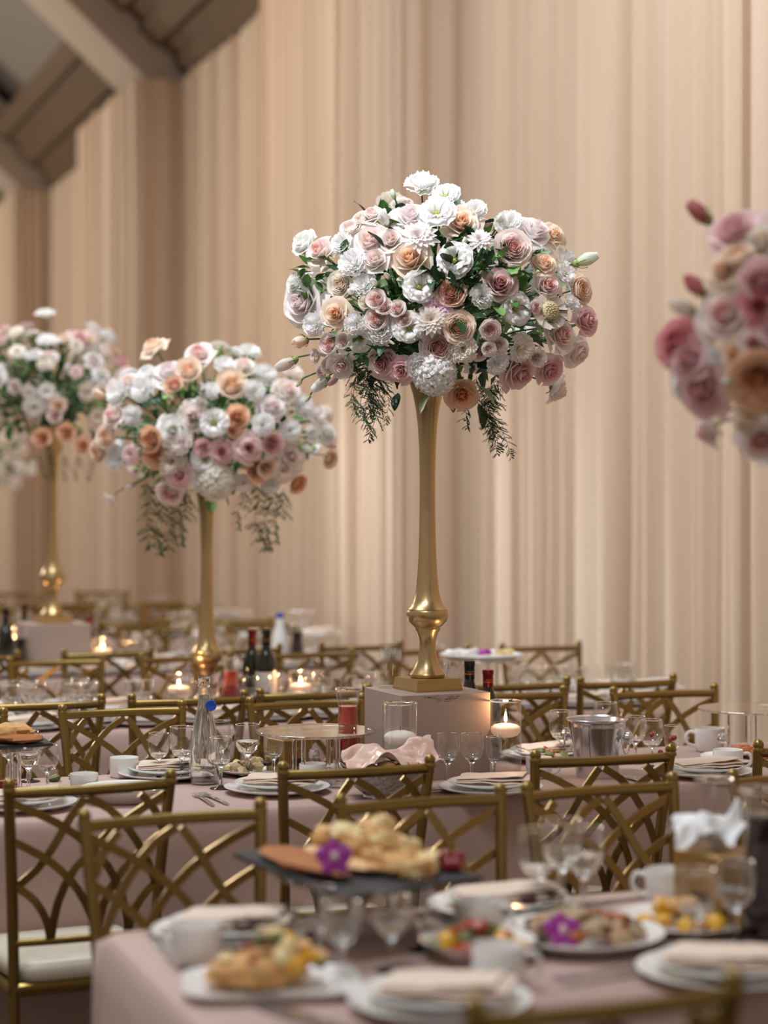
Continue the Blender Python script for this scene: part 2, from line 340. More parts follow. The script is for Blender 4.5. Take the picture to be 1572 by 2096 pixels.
# ------------------------------------------------------------------ tables
TABLES = {}
def make_table(name, O, s0, L, where, W=.76):
    o = O+U*s0
    t = thing('banquet_table', 'banquet table under a blush cloth, '+where, 'table', (o.x, o.y, 0), AN)
    MB().box((L/2, W/2, TZ-.022), (L-.02, W-.02, .03)).obj('tabletop', M['plaster'], t, False)
    for x in (.15, L-.15):
        for y in (.1, W-.1): MB().tube([(x, y, 0), (x, y, TZ-.04)], .016).obj('leg', M['silver'], t)
    mb = MB(); r = .03; per = []
    def edge(x0, y0, x1, y1, n): 
        for i in range(n): per.append((x0+(x1-x0)*i/n, y0+(y1-y0)*i/n))
    nl = int(L/.04)
    edge(0, 0, L, 0, nl); edge(L, 0, L, W, 20); edge(L, W, 0, W, nl); edge(0, W, 0, 0, 20)
    n = len(per); rows = [(-.000, .012), (.006, .008), (.02, -.004), (.10, -.007), (.30, -.009), (.52, -.011), (.748, -.013)]
    vs = []
    for k, (dz, off) in enumerate(rows):
        for i, (x, y) in enumerate(per):
            cx, cy = (x-L/2), (y-W/2)
            nx = (-1 if x < 1e-6 else 1 if x > L-1e-6 else 0); ny = (-1 if y < 1e-6 else 1 if y > W-1e-6 else 0)
            s = i*.04; wv = noise.noise(Vector((s*1.1, o.x, 3)))*.9+math.sin(s*7+4*noise.noise(Vector((s*.6, o.y, 0))))*.5
            oo = -off+wv*.016*max(0, (dz-.02))/.73
            q = 1/max(1, math.hypot(nx, ny)); vs.append((x+nx*oo*q*(2.6 if nx and ny else 1), y+ny*oo*q*(2.6 if nx and ny else 1), TZ-dz))
    fs = [((k+1)*n+i, (k+1)*n+(i+1) % n, k*n+(i+1) % n, k*n+i) for k in range(len(rows)-1) for i in range(n)]
    fs.append(tuple(range(n))); mb.add(vs, fs)
    c = mb.obj('tablecloth', M['cloth'], ang=60); c.location = (o.x, o.y, 0); c.rotation_euler = (0, 0, AN)
    tag(c, 'smooth blush pink floor-length tablecloth, '+where, 'tablecloth')
make_table('fg', FGD, 0, 2.6, 'nearest table with its corner in view')
make_table('mid', MID, -1.9, 3.95, 'middle table carrying the tall vase on a box')
make_table('t3', T3, -2.1, 4.10, 'table behind the middle one, with two lit candles')
make_table('t4', T4, -2.1, 3.6, 'fourth table back, with the distant boxed vase')
make_table('t5', T5, -2.1, 3.4, 'fifth table back at the far left')
make_table('t6', T6, -2.1, 3.4, 'farthest table in the hall')

# ------------------------------------------------------------------ chairs
def bspline(pts, n):
    P = [Vector(p) for p in pts]; P = [P[0]*2-P[1]]+P+[P[-1]*2-P[-2]]; out = []
    segs = len(P)-3
    for i in range(n+1):
        t = i/n*segs; k = min(int(t), segs-1); t -= k; a, b, c, d = P[k:k+4]
        out.append(.5*((2*b)+(-a+c)*t+(2*a-5*b+4*c-d)*t*t+(-a+3*b-3*c+d)*t**3))
    return out
def build_chair():
    t = thing('banquet_chair', '', 'chair')
    xt, xb = .190, .166
    def surf(s, tt, dy=0):
        z = .888-(.888-.545)*tt; hw = xt+(xb-xt)*min(1, tt*.9); y = -.222+(.045)*tt-.022*(1-(2*s-1)**2)*(1-.4*tt)
        return (-(2*s-1)*hw*-1, y+dy, z)
    for sg in (-1, 1):
        pts = bspline([(sg*.176, -.235, 0), (sg*.168, -.185, .22), (sg*.165, -.168, .45), (sg*.175, -.19, .68), (sg*.190, -.224, .900)], 14)
        MB().tube(pts, .0135, 16, flute=.14).obj('back_post', M['gold'], t)
        f = MB(); p = pts[-1]; f.lathe([(.0145, 0), (.0155, .006), (.013, .011), (.0145, .016), (.0135, .024), (.009, .030), (.003, .0325)], 14, c=(p.x, p.y-.003, p.z-.002)); f.obj('finial', M['gold'], t)
        MB().tube([(sg*.19, .172, 0), (sg*.185, .165, .25), (sg*.182, .162, .44)], [.010, .0125, .014], 12, flute=.12).obj('front_leg', M['gold'], t)
        MB().tube([(sg*.172, -.2, .16), (sg*.187, .169, .16)], .008, 8).obj('stretcher', M['gold'], t)
        MB().tube([(sg*.17, -.185, .25), (sg*.186, .166, .25)], .008, 8).obj('stretcher', M['gold'], t)
    MB().tube([(-.186, .168, .2), (.186, .168, .2)], .008, 8).obj('stretcher', M['gold'], t)
    MB().tube([surf(i/12, -.02) for i in range(13)], 0, 12, flat=(.0125, .0105)).obj('top_rail', M['gold'], t)
    MB().tube([surf(i/8, 1.0) for i in range(9)], 0, 10, flat=(.009, .009)).obj('lower_rail', M['gold'], t)
    curves = [[(.03, .05), (.22, .15), (.40, .28), (.57, .45), (.68, .62), (.75, .80), (.79, 1)],
              [(.47, .03), (.62, .13), (.77, .31), (.88, .49), (.96, .66)],
              [(.03, .31), (.2, .42), (.34, .55), (.46, .72), (.58, 1)],
              [(.04, .62), (.14, .71), (.21, .84), (.25, 1)],
              [(.80, .03), (.90, .14), (.965, .27)],
              [(.97, .05), (.80, .15), (.61, .29), (.44, .46), (.34, .62), (.28, .80), (.25, 1)],
              [(.45, .03), (.36, .17), (.27, .34), (.17, .49), (.04, .61)],
              [(.965, .33), (.83, .44), (.70, .58), (.61, .76), (.56, 1)],
              [(.96, .66), (.88, .75), (.82, .86), (.79, 1)]]
    for i, cv in enumerate(curves):
        pts = bspline([(a, b, 0) for a, b in cv], 9); pp = [surf(p.x, p.y, .0025 if i > 4 else -.0025) for p in pts]
        MB().ribbon(pp, .0185, .007).obj('lattice_band', M['gold'], t, ang=30)
    mb = MB()
    for (a, b) in (((-.165, -.172), (.165, -.172)), ((.165, -.172), (.19, .165)), ((.19, .165), (-.19, .165)), ((-.19, .165), (-.165, -.172))):
        mb.tube([(a[0], a[1], .435), (b[0], b[1], .435)], 0, 8, flat=(.016, .012) if a[1] == b[1] else (.012, .016))
    mb.box((0, -.004, .435), (.33, .32, .012)); mb.obj('seat_frame', M['gold'], t)
    prof = [(.0, .446), (.97, .446), (1.0, .455), (1.02, .47), (1.0, .485), (.92, .496), (.7, .503), (0.01, .506)]
    c = MB(); vs = []; seg = 40
    for (r, z) in prof:
        for k in range(seg):
            a = 2*PI*k/seg; ca, sa = math.cos(a), math.sin(a); e = .30
            x = math.copysign(abs(ca)**e, ca); y = math.copysign(abs(sa)**e, sa)
            vs.append((x*r*(.172+.018*y), y*r*.175-.002, z))
    fs = [(i*seg+k, i*seg+(k+1) % seg, (i+1)*seg+(k+1) % seg, (i+1)*seg+k) for i in range(len(prof)-1) for k in range(seg)]
    c.add(vs, fs); c.obj('seat_cushion', M['cushion'], t, ang=60)
    return t
def chair_at(P, ang, face, label, group=None):
    """P is the middle of the top rail; face=1 looks along V (towards the table beyond), -1 back towards the camera"""
    rz = math.radians(ang)+(0 if face > 0 else PI); R = Matrix.Rotation(rz, 3, 'Z'); o = Vector((P[0], P[1], 0))-R@Vector((0, -.24, 0))
    o.z = 0
    return place('chair', build_chair, label, o, rz, group)
ORD = ['first', 'second', 'third', 'fourth', 'fifth', 'sixth', 'seventh', 'eighth', 'ninth', 'tenth', 'eleventh', 'twelfth']
near = 'gold lattice-back chair, '
chair_at((-.666, 4.358), 24, 1, near+'back to the camera, at the left edge before the middle table')
chair_at((-.060, 4.633), 20.5, 1, near+'back to the camera, tucked in front of the silver bread basket')
chair_at((.565, 4.846), 19, 1, near+'back to the camera, in front of the silver ice bucket')
chair_at((1.165, 5.05), 20, 1, near+'back to the camera, cut by the right edge at the middle table')
chair_at((-.439, 3.949), 24, -1, near+'facing the nearest table, above its left corner')
chair_at((.077, 4.156), 23, -1, near+'facing the nearest table, behind the slate bread platter')
chair_at((.487, 4.335), 24, -1, near+'facing the nearest table, right of the slate bread platter')
chair_at((.985, 4.53), 22, -1, near+'facing the nearest table, behind the dark juice carafe')
chair_at((.296, 2.46), 22, 1, near+'back to the camera, blurred along the bottom edge of the picture')
chair_at((-1.34, 5.74), 21, -1, near+'beyond the middle table, beside the bread stand at the left edge')
chair_at((-.82, 5.96), 21, -1, near+'facing the camera behind the white cup')
chair_at((-.256, 6.19), 20, -1, near+'facing the camera behind the acrylic riser and tissue box')
chair_at((.17, 6.36), 20, -1, near+'hidden behind the taupe box of the tall vase')
chair_at((.43, 6.45), 20, -1, near+'facing the camera just behind the lit candle cylinder')
chair_at((.955, 6.53), 18, -1, near+'facing the camera right of the ice bucket')
for i, (x, y, w_) in enumerate([(-1.096, 6.14, 'left of the white cup'), (-.64, 6.27, 'behind the clear glass bottle'), (-.235, 6.46, 'behind the red juice carafe'), (.13, 6.63, 'hidden behind the tall vase box'), (.485, 6.78, 'right of the two wine bottle necks'), (.885, 6.88, 'last towards the curtain')]):
    chair_at((x, y), 20.4+(i % 3-1)*1.5, 1, near+'second row back, '+w_)
for i in range(-1, 5):
    P = Vector((-1.344, 7.80))+Vector((U.x, U.y))*.545*i
    chair_at(P, 20.4, -1, near+'far side of the candlelit table, '+['outside the left edge', 'beside the left picture edge', 'left of the short gold vase', 'behind the wine bottles', 'left of the tall vase stem', 'beside the flower tray'][i+1])
rows = [(T4, -.42, 1, 5, 'near side of the fourth table'), (T4, .76+.42, -1, 5, 'far side of the fourth table'), (T5, -.42, 1, 5, 'near side of the fifth table'), (T5, 1.18, -1, 5, 'far side of the fifth table'), (T6, -.42, 1, 5, 'near side of the farthest table'), (T6, 1.18, -1, 5, 'far side of the farthest table')]
for O, v, fc, n, lab in rows:
    for i in range(n):
        P = O+V*v+U*(-1.0+.58*i); chair_at((P.x, P.y), 20.4+random.uniform(-2, 2), fc, ORD[i]+' blurred gold lattice-back chair from the left, '+lab, 'gold chairs on the '+lab)

# ------------------------------------------------------------------ tableware builders
def b_goblet():
    t = thing('wine_glass', '', 'glass')
    MB().lathe([(.010, .062), (.022, .070), (.031, .085), (.0345, .102), (.034, .120), (.031, .142)], 28, cap0=False, cap1=False).obj('bowl', M['tglass'], t)
    MB().lathe([(.0308, .1415), (.0316, .1425), (.0308, .1435)], 28, cap0=False, cap1=False).obj('rim', M['glass'], t)
    MB().lathe([(.0115, .0632), (.021, .0708), (.0268, .0785)], 24).obj('water', M['water'], t)
    MB().lathe([(.031, 0), (.030, .002), (.012, .005), (.005, .010), (.0042, .030), (.0055, .042), (.0045, .052), (.0095, .0615), (.020, .069), (.0195, .0705), (.004, .066)], 20).obj('stem', M['glass'], t)
    return t
def b_flute():
    t = thing('champagne_glass', '', 'glass')
    MB().lathe([(.008, .055), (.017, .066), (.0225, .085), (.0235, .105), (.0225, .130)], 24, cap0=False, cap1=False).obj('bowl', M['tglass'], t)
    MB().lathe([(.0223, .1295), (.023, .1303), (.0223, .1312)], 24, cap0=False, cap1=False).obj('rim', M['glass'], t)
    MB().lathe([(.026, 0), (.025, .002), (.010, .005), (.004, .010), (.0038, .035), (.006, .046), (.008, .055), (.0155, .064), (.003, .060)], 18).obj('stem', M['glass'], t)
    return t
def b_watergoblet():
    t = b_goblet(); t.name = 'water_goblet'; bpy.data.objects.remove([c for c in bpy.data.objects if c.parent == t and c.name.startswith('water')][0])
    MB().lathe([(.020, .0715), (.0295, .085), (.0330, .098)], 24).obj('water', M['water'], t); return t
def b_cup():
    t = thing('coffee_cup', '', 'cup')
    MB().lathe([(.024, 0), (.033, .002), (.036, .006), (.0375, .03), (.0385, .058), (.0378, .060), (.0368, .058), (.0355, .03), (.033, .008), (.001, .006)], 32).obj('cup_body', M['china'], t)
    MB().tube(bspline([(.036, 0, .048), (.052, 0, .050), (.060, 0, .036), (.054, 0, .020), (.036, 0, .014)], 12), .0042, 8).obj('handle', M['china'], t)
    return t
def b_bigcup():
    t = thing('sugar_bowl', '', 'bowl')
    MB().lathe([(.034, 0), (.040, .002), (.0415, .006), (.042, .055), (.0415, .057), (.040, .055), (.039, .008), (.001, .006)], 36).obj('bowl_body', M['china'], t)
    MB().lathe([(.0385, .040), (.001, .041)], 30).obj('sugar', M['tissue'], t)
    return t
def b_plate(r=.145):
    mb = MB(); s = r/.145
    mb.lathe([(.075*s, 0), (.08*s, .003), (.10*s, .006), (.135*s, .014), (.1445*s, .0185), (.145*s, .0200), (.1435*s, .0205), (.134*s, .0170), (.10*s, .0095), (.08*s, .0065), (.001, .006)], 48)
    return mb
def b_plate_big():
    o = b_plate(.145).obj('dinner_plate', M['china'], ang=50); tag(o, '', 'plate'); return o
def b_plate_small():
    o = b_plate(.115).obj('side_plate', M['china'], ang=50); tag(o, '', 'plate'); return o
def b_napkin():
    """cloth napkin folded into a long soft stack of layers"""
    t = thing('folded_napkin', '', 'napkin')
    for k, (w_, d, z, sh) in enumerate([(.205, .12, .005, 0), (.198, .112, .0115, .006), (.182, .104, .018, -.005)]):
        vs = []; nx, ny = 14, 8; th = .0066
        for side in (0, 1):
            for i in range(nx+1):
                for j in range(ny+1):
                    u, v = i/nx*2-1, j/ny*2-1
                    edge = min(1, (1-abs(u))*7)*min(1, (1-abs(v))*7); hh = th*(.35+.65*edge**.5)
                    wv = .0025*noise.noise(Vector((u*2+k*7, v*2, k)))
                    vs.append((u*w_/2+sh, v*d/2, z+wv*1.4+(hh/2 if side else -hh/2)+.003*u*k))
        n = (nx+1)*(ny+1); fs = []
        for i in range(nx):
            for j in range(ny):
                a = i*(ny+1)+j; q = (a, a+1, a+ny+2, a+ny+1); fs.append(q[::1]); fs.append(tuple(x+n for x in q[::-1]))
        bd = [i*(ny+1) for i in range(nx+1)]+[nx*(ny+1)+j for j in range(1, ny+1)]+[i*(ny+1)+ny for i in range(nx-1, -1, -1)]+[j for j in range(ny-1, 0, -1)]
        fs += [(bd[i], bd[(i+1) % len(bd)], bd[(i+1) % len(bd)]+n, bd[i]+n) for i in range(len(bd))]
        MB().add(vs, fs).obj('napkin_fold', M['napkin'], t, ang=70)
    return t
def b_shaker(cap='silver'):
    t = thing('salt_shaker', '', 'shaker')
    MB().lathe([(.016, 0), (.017, .003), (.015, .02), (.0125, .045), (.0135, .052)], 10, cap1=False).obj('glass_body', M['tglass'], t)
    MB().lathe([(.0145, .002), (.013, .03), (.001, .032)], 10).obj('salt', M['tissue'], t)
    MB().lathe([(.0135, .050), (.0145, .053), (.0145, .062), (.011, .071), (.004, .0745), (.001, .075)], 16).obj('cap', M['silver'], t); return t
def b_fork():
    mb = MB(); pts = bspline([(-.10, 0, .004), (-.04, 0, .006), (.02, 0, .006), (.05, 0, .003), (.07, 0, .005)], 12)
    mb.ribbon(pts, .010, .002, nrm=(0, 0, 1))
    for k in range(4): mb.ribbon([(.068, (k-1.5)*.006, .005), (.09, (k-1.5)*.006, .004), (.105, (k-1.5)*.006, .007)], .003, .0015, nrm=(0, 0, 1))
    mb.box((.066, 0, .005), (.012, .024, .002)); o = mb.obj('fork', M['silver']); return tag(o, '', 'fork')
def b_knife():
    mb = MB(); mb.ribbon(bspline([(-.11, 0, .004), (-.06, 0, .005), (0, 0, .005)], 6), .013, .006, nrm=(0, 0, 1))
    mb.ribbon([(0, 0, .005), (.05, .001, .004), (.09, .001, .004), (.115, -.004, .004)], .018, .0015, nrm=(0, 0, 1)); o = mb.obj('knife', M['silver']); return tag(o, '', 'knife')
def b_candle(lit, tall):
    def f():
        t = thing('candle_cylinder', '', 'candle'); R = .0465
        H = tall
        MB().lathe([(R, 0), (R, .004), (R, H-.002)], 40, cap1=False).obj('glass_cylinder', M['tglass'], t)
        MB().lathe([(R-.0015, H-.0025), (R+.0012, H), (R-.0015, H+.0015)], 40, cap0=False, cap1=False).obj('rim', M['glass'], t)
        wl = H-.073; MB().lathe([(R-.003, .006), (R-.0025, wl)], 36).obj('water', M['stillwater'], t)
        wx = M['waxlit'] if lit else M['wax']
        MB().lathe([(.020, wl-.022), (.034, wl-.018), (.0415, wl-.010), (.043, wl), (.041, wl+.004), (.034, wl+.009), (.018, wl+.0125), (.001, wl+.013)], 36).obj('floating_candle', wx, t)
        MB().tube([(0, 0, wl+.012), (.001, 0, wl+.024)], .0009, 5).obj('wick', M['wick'], t)
        if lit:
            MB().lathe([(.001, wl+.016), (.0042, wl+.021), (.0050, wl+.026), (.0032, wl+.034), (.0008, wl+.044)], 12).obj('flame', M['flame'], t)
            l = bpy.data.lights.new('candle_glow', 'POINT'); l.energy = 1.1; l.color = (1, .55, .25); l.shadow_soft_size = .008
            lo = bpy.data.objects.new('candle_glow', l); C.objects.link(lo); lo.parent = t; lo.location = (0, 0, wl+.065)
        return t
    return f
def b_carafe(kind):
    def f():
        t = thing('juice_carafe', '', 'carafe')
        MB().lathe([(.040, 0), (.043, .004), (.044, .03), (.042, .06), (.034, .10), (.028, .135), (.0285, .16), (.034, .19), (.038, .208)], 32, cap1=False).obj('glass_body', M['tglass'], t)
        MB().lathe([(.037, .207), (.0395, .209), (.037, .2115)], 32, cap0=False, cap1=False).obj('rim', M['glass'], t)
        pr = [(.038, .005), (.042, .03), (.040, .06), (.0325, .10)]
        if kind == 'red':
            MB().lathe(pr+[(.0305, .11)], 30).obj('juice', M['juice'], t)
            MB().lathe([(.0305, .1101), (.0268, .135), (.0272, .16), (.0278, .163)], 30).obj('juice_foam', M['juice2'], t)
        else: MB().lathe(pr+[(.0268, .135), (.0272, .16), (.030, .175)], 30).obj('juice', M['darkjuice'], t)
        return t
    return f
def b_wine(foil, lab=True):
    def f():
        t = thing('wine_bottle', '', 'bottle')
        MB().lathe([(.034, 0), (.037, .004), (.0375, .17), (.034, .195), (.020, .222), (.0148, .24), (.0142, .29), (.0155, .292), (.0155, .296)], 28).obj('glass_body', M['winebottle'], t)
        MB().lathe([(.0155, .246), (.0152, .285), (.0165, .288), (.0165, .300), (.015, .303), (.001, .3035)], 24).obj('foil_cap', M[foil], t)
        MB().lathe([(.0157, .262), (.0157, .2635)], 24, cap0=False, cap1=False).obj('gold_band', M['goldprint'], t)
        if foil == 'foilred':
            for k in range(5): MB().lathe([(.0166, .289+k*.0026), (.0170, .2903+k*.0026), (.0166, .2915+k*.0026)], 24, cap0=False, cap1=False).obj('cap_ridge', M[foil], t)
        mb = MB(); 
        for k in range(6):
            a = -PI/2+(k-2.5)*.22; mb.tube([(.0158*math.cos(a), .0158*math.sin(a), .268), (.0158*math.cos(a+.09), .0158*math.sin(a+.09), .271+.002*(k % 2)), (.0158*math.cos(a+.18), .0158*math.sin(a+.18), .268)], .0005, 4)
        mb.obj('foil_script', M['goldprint'], t)
        if lab: MB().lathe([(.0379, .05), (.0379, .15)], 28, cap0=False, cap1=False).obj('paper_label', M['label'], t)
        return t
    return f
def b_riser(R=.17, H=.135):
    def f():
        t = thing('acrylic_riser', '', 'stand')
        MB().lathe([(R-.001, H), (R, H+.001), (R, H+.006), (R-.001, H+.007)], 56).obj('round_top', M['aglass'], t)
        MB().lathe([(R+.0003, H+.0005), (R+.0003, H+.0065)], 56, cap0=False, cap1=False).obj('polished_edge', M['glass'], t)
        for k in range(4):
            a = PI/4+k*PI/2+.3; MB().tube([(R*.42*math.cos(a), R*.42*math.sin(a), 0), (R*.42*math.cos(a), R*.42*math.sin(a), H)], .007, 12).obj('leg', M['glass'], t)
        return t
    return f
def b_tissuebox():
    t = thing('tissue_box', '', 'box')
    MB().box((0, 0, .062), (.115, .115, .124)).obj('box_body', M['tissuebox'], t, False)
    mb = MB()
    for z in (.003, .121):
        for (a, b) in (((-1, -1), (1, -1)), ((1, -1), (1, 1)), ((1, 1), (-1, 1)), ((-1, 1), (-1, -1))): mb.tube([(a[0]*.0575, a[1]*.0575, z), (b[0]*.0575, b[1]*.0575, z)], .0028, 6)
    for a in (-1, 1):
        for b in (-1, 1): mb.tube([(a*.0575, b*.0575, 0), (a*.0575, b*.0575, .124)], .0028, 6)
    mb.obj('gilt_moulding', M['gilt'], t)
    mb = MB()
    for a in range(4):
        R = Matrix.Rotation(a*PI/2, 3, 'Z')
        mb.add([R@Vector(p) for p in [(-.022, -.0585, .03), (.022, -.0585, .03), (.028, -.0585, .045), (.018, -.0585, .058), (-.018, -.0585, .056), (-.028, -.0585, .044)]], [(0, 1, 2, 3, 4, 5)])
    mb.obj('oval_emblem', M['choc'], t)
    vs = []; n = 12
    for i in range(n+1):
        for j in range(7):
            u, v = i/n, j/6; a = (u-.5)*2.2
            vs.append((math.sin(a)*(.012+.026*v)+.004*math.sin(u*19+v*3), .018*math.sin(u*9+v*2)*(.3+v), .122+.045*v*(1-.5*abs(u-.5))+.004*math.sin(u*14)))
    fs = [(i*7+j, (i+1)*7+j, (i+1)*7+j+1, i*7+j+1) for i in range(n) for j in range(6)]
    MB().add(vs, fs).obj('tissue', M['tissue'], t, ang=60); return t

def setting(P, rz, who, group=None, big=True, open_=False):
    """two plates and a folded napkin, each a thing of its own"""
    g = ('dinner plates '+group) if group else None
    place('plate', b_plate_big, 'lower white dinner plate '+who, P, 0, g)
    place('splate', b_plate_small, 'upper smaller white plate '+who, (P[0], P[1], P[2]+.013), 0, ('side plates '+group) if group else None)
    place('napkin', b_napkin, 'folded blush napkin '+who, (P[0]+.01, P[1], P[2]+.0285), rz, ('napkins '+group) if group else None)
def glass(kind, px, py, label, sc=1, O=None, v=None, group=None):
    P = tp(px, py) if O is None else on(O, px, v)
    b = dict(goblet=b_goblet, flute=b_flute, water=b_watergoblet)[kind]
    place(kind, b, label, P, random.uniform(0, 6), group, scale=sc)

# ---------------- middle table
P = on(MID, 873, .45)
bx = thing('vase_box', 'square taupe painted box with scuffed top edge, lifting the tall gold vase', 'box', (P.x, P.y, TZ), 0)
BH = .245; BW = .278; BR = math.radians(23)
mb = MB().box((0, 0, BH/2), (BW, BW, BH), bev=.0015, rot=BR); mb.obj('box_body', M['box'], bx, ang=30)
sc_ = MB()
for k in range(34):      # scuff marks under the top edge of the lit face
    R = Matrix.Rotation(BR, 3, 'Z'); x0 = -.075+.12*random.random(); z0 = BH-.008-.016*random.random()*math.sin(PI*(x0+.075)/.12); L = random.uniform(.006, .02); fy = -BW/2-.0006
    q = [R@Vector((x0, fy, z0)), R@Vector((x0+L, fy, z0+.002)), R@Vector((x0+L*.9, fy, z0+.0022)), R@Vector((x0+.002, fy, z0+.0012))]
    sc_.add(q, [(0, 1, 2, 3)])
sc_.obj('scuff', M['boxedge'], bx, False)
VASE = [(.046, .0), (.050, .004), (.0515, .010), (.048, .016), (.040, .026), (.031, .044), (.0255, .066), (.0235, .088), (.0245, .108), (.030, .128), (.036, .138), (.0375, .1415), (.037, .145), (.045, .151), (.0555, .163), (.0600, .176), (.0600, .188), (.0575, .193), (.0585, .196), (.050, .204), (.0395, .222), (.033, .25), (.0285, .30), (.0255, .35), (.0235, .42), (.0225, .50), (.0225, .58), (.0245, .66), (.028, .72), (.034, .77), (.042, .81), (.054, .85), (.066, .885), (.0645, .887), (.052, .855), (.038, .80)]
def b_vase():
    t = thing('trumpet_vase', '', 'vase')
    w2, w1 = .148, .136; vs = [(a*w2/2, b*w2/2, 0) for a, b in ((-1, -1), (1, -1), (1, 1), (-1, 1))]+[(a*w2/2, b*w2/2, .006) for a, b in ((-1, -1), (1, -1), (1, 1), (-1, 1))]+[(a*w1/2, b*w1/2, .034) for a, b in ((-1, -1), (1, -1), (1, 1), (-1, 1))]
    MB().add(vs, [(3, 2, 1, 0), (8, 9, 10, 11)]+[(k*4+i, k*4+(i+1) % 4, k*4+4+(i+1) % 4, k*4+4+i) for k in range(2) for i in range(4)]).obj('square_foot', M['plinthgold'], t, False)
    MB().lathe([(r, z+.034) for r, z in VASE], 48, cap0=False).obj('vase_body', M['vasegold'], t, ang=35); return t
V1 = (P.x+.003, P.y, TZ+BH+.0005)
place('vase', b_vase, 'tall gold trumpet vase in sharp focus, standing on the taupe box', V1, math.radians(27), scale=1.02)
V2 = on(T3, 423, .50); V3 = on(T4, 108, .40); V4 = on(T6, -70, .4); V0 = on(FGD, 1815, .42)
place('vase', b_vase, 'gold trumpet vase standing on the cloth beside lit candles and wine bottles', V2, math.radians(27))
q = MB().box((0, 0, .115), (.30, .30, .23), bev=.0015, rot=math.radians(20)).obj('vase_box', M['box']); q.location = (V3.x, V3.y, TZ); tag(q, 'blurred taupe box under the distant gold vase at the left', 'box')
place('vase', b_vase, 'distant blurred gold trumpet vase on a box at the left', (V3.x, V3.y, TZ+.2305), math.radians(27))
place('vase', b_vase, 'farthest gold trumpet vase, outside the left picture edge', V4, math.radians(27))
place('vase', b_vase, 'gold trumpet vase of the nearest table, outside the right picture edge', V0, math.radians(27))

# clear bottle with blue tag
P = tp(418, 1604)
t = thing('glass_water_bottle', 'clear swing-top glass bottle with round blue disc hanging at its neck', 'bottle', P)
MB().lathe([(.036, 0), (.039, .004), (.0415, .02), (.0435, .05), (.0435, .085), (.041, .115), (.034, .155), (.026, .19), (.020, .215), (.0165, .235), (.0155, .272)], 36, cap1=False,
           wob=lambda a, z: 1+.012*math.cos(8*a)).obj('glass_body', M['bglass'], t)
MB().lathe([(.032, .003), (.037, .006), (.0395, .05), (.0395, .085), (.036, .115), (.030, .15), (.022, .19), (.016, .215), (.012, .25)], 30, cap1=True, wob=lambda a, z: 1+.05*math.cos(8*a+z*20)).obj('water', M['glass'], t)
MB().lathe([(.0160, .272), (.0175, .274), (.0165, .279), (.0175, .283), (.0165, .288), (.0178, .292), (.0172, .303), (.0165, .305)], 28, cap0=False, cap1=False).obj('threaded_lip', M['glass'], t)
MB().tube(bspline([(-.014, -.012, .268), (.004, -.019, .272), (.019, -.013, .268), (.026, -.012, .245), (.026, -.016, .228)], 12), .0009, 6).obj('wire_bail', M['silver'], t)
d = MB().lathe([(.001, 0), (.0145, 0), (.0155, .002), (.0145, .0045), (.008, .0035), (.001, .0035)], 28).obj('blue_stopper', M['blue'], t); d.location = (.021, -.020, .222); d.rotation_euler = (PI/2, 0, 0)

for k, px, py, lab, s in [('goblet', 325, 1594, 'small stemmed glass left of the clear bottle', .92), ('goblet', 372, 1598, 'stemmed water glass partly hidden behind the clear bottle', 1.08), ('flute', 453, 1580, 'slim glass just right behind the bottle neck', 1.15),
        ('goblet', 452, 1614, 'stemmed glass directly right of the clear bottle, in front', 1.0), ('water', 506, 1592, 'broad wine glass between the bottle and the tissue box', 1.08), ('goblet', 560, 1592, 'narrow small glass at the tissue box corner', .88),
        ('goblet', 917, 1606, 'tallest of three glasses between the two candle cylinders', 1.0), ('goblet', 966, 1603, 'middle of three glasses between the candle cylinders', .98), ('flute', 1011, 1600, 'small glass in front of the lit candle cylinder', .98),
        ('water', 58, 1620, 'water goblet at the left edge beside the bread stand', 1.05), ('goblet', 20, 1600, 'tall wine glass under the bread stand', 1.05), ('goblet', 97, 1622, 'small goblet right of the water goblet, left side', .92), ('flute', 62, 1600, 'slim glass behind the water goblet at the left', 1.1),
        ('goblet', 1148, 1560, 'wine glass just left behind the ice bucket', 1.1), ('goblet', 1300, 1562, 'wine glass touching the ice bucket handle on the right', 1.0), ('goblet', 1334, 1573, 'wine glass holding a red cranberry, right of the bucket', 1.02), ('flute', 1376, 1580, 'smaller cranberry glass, rightmost of the row by the bucket', 1.05), ('goblet', 1240, 1545, 'wine glass rim seen behind the ice bucket', 1.15)]:
    glass(k, px, py, lab, s)
for px, py, z in ((1334, 1573, .86), (1372, 1580, .855), (1380, 1580, .86), (1352, 1590, .83)):
    Q = tp(px, py); b = MB().blob((0, 0, 0), .0085, px, amp=.05).obj('cranberry', M['cherry']); b.location = (Q.x, Q.y, z); tag(b, 'red cranberry floating in a wine glass by the ice bucket', 'berry', 'cranberries in the glasses')
place('sugar', b_bigcup, 'plain white round sugar bowl without handle, left of the small glasses', tp(254, 1590), 0, scale=1.0)
place('cup', b_cup, 'white mug in front of the acrylic riser, handle to the right', tp(640, 1606), 0.0, scale=(1.0))
place('cup', b_cup, 'white mug standing right of the lit candle cylinder', tp(1103, 1592), -.3, scale=1.0)
place('cup', b_cup, 'white cup with handle to the left, under the right acrylic riser', tp(1452, 1538), PI, scale=1.25)
place('cup', b_cup, 'pale cup with handle to the right, behind the right-hand plate', tp(1490, 1582), 0, scale=1.15)
place('cup', b_cup, 'small white cup at the left, half hidden by the chair rail', tp(172, 1628), 2.0, scale=1.0)
setting(tp(567, 1622), math.radians(-8), 'right of the clear glass bottle')
setting(tp(1003, 1622), math.radians(-12), 'in front of the lit candle cylinder')
setting(tp(1440, 1588), math.radians(15), 'right of the ice bucket')
setting(tp(42, 1655), math.radians(10), 'at the left picture edge behind the chair')
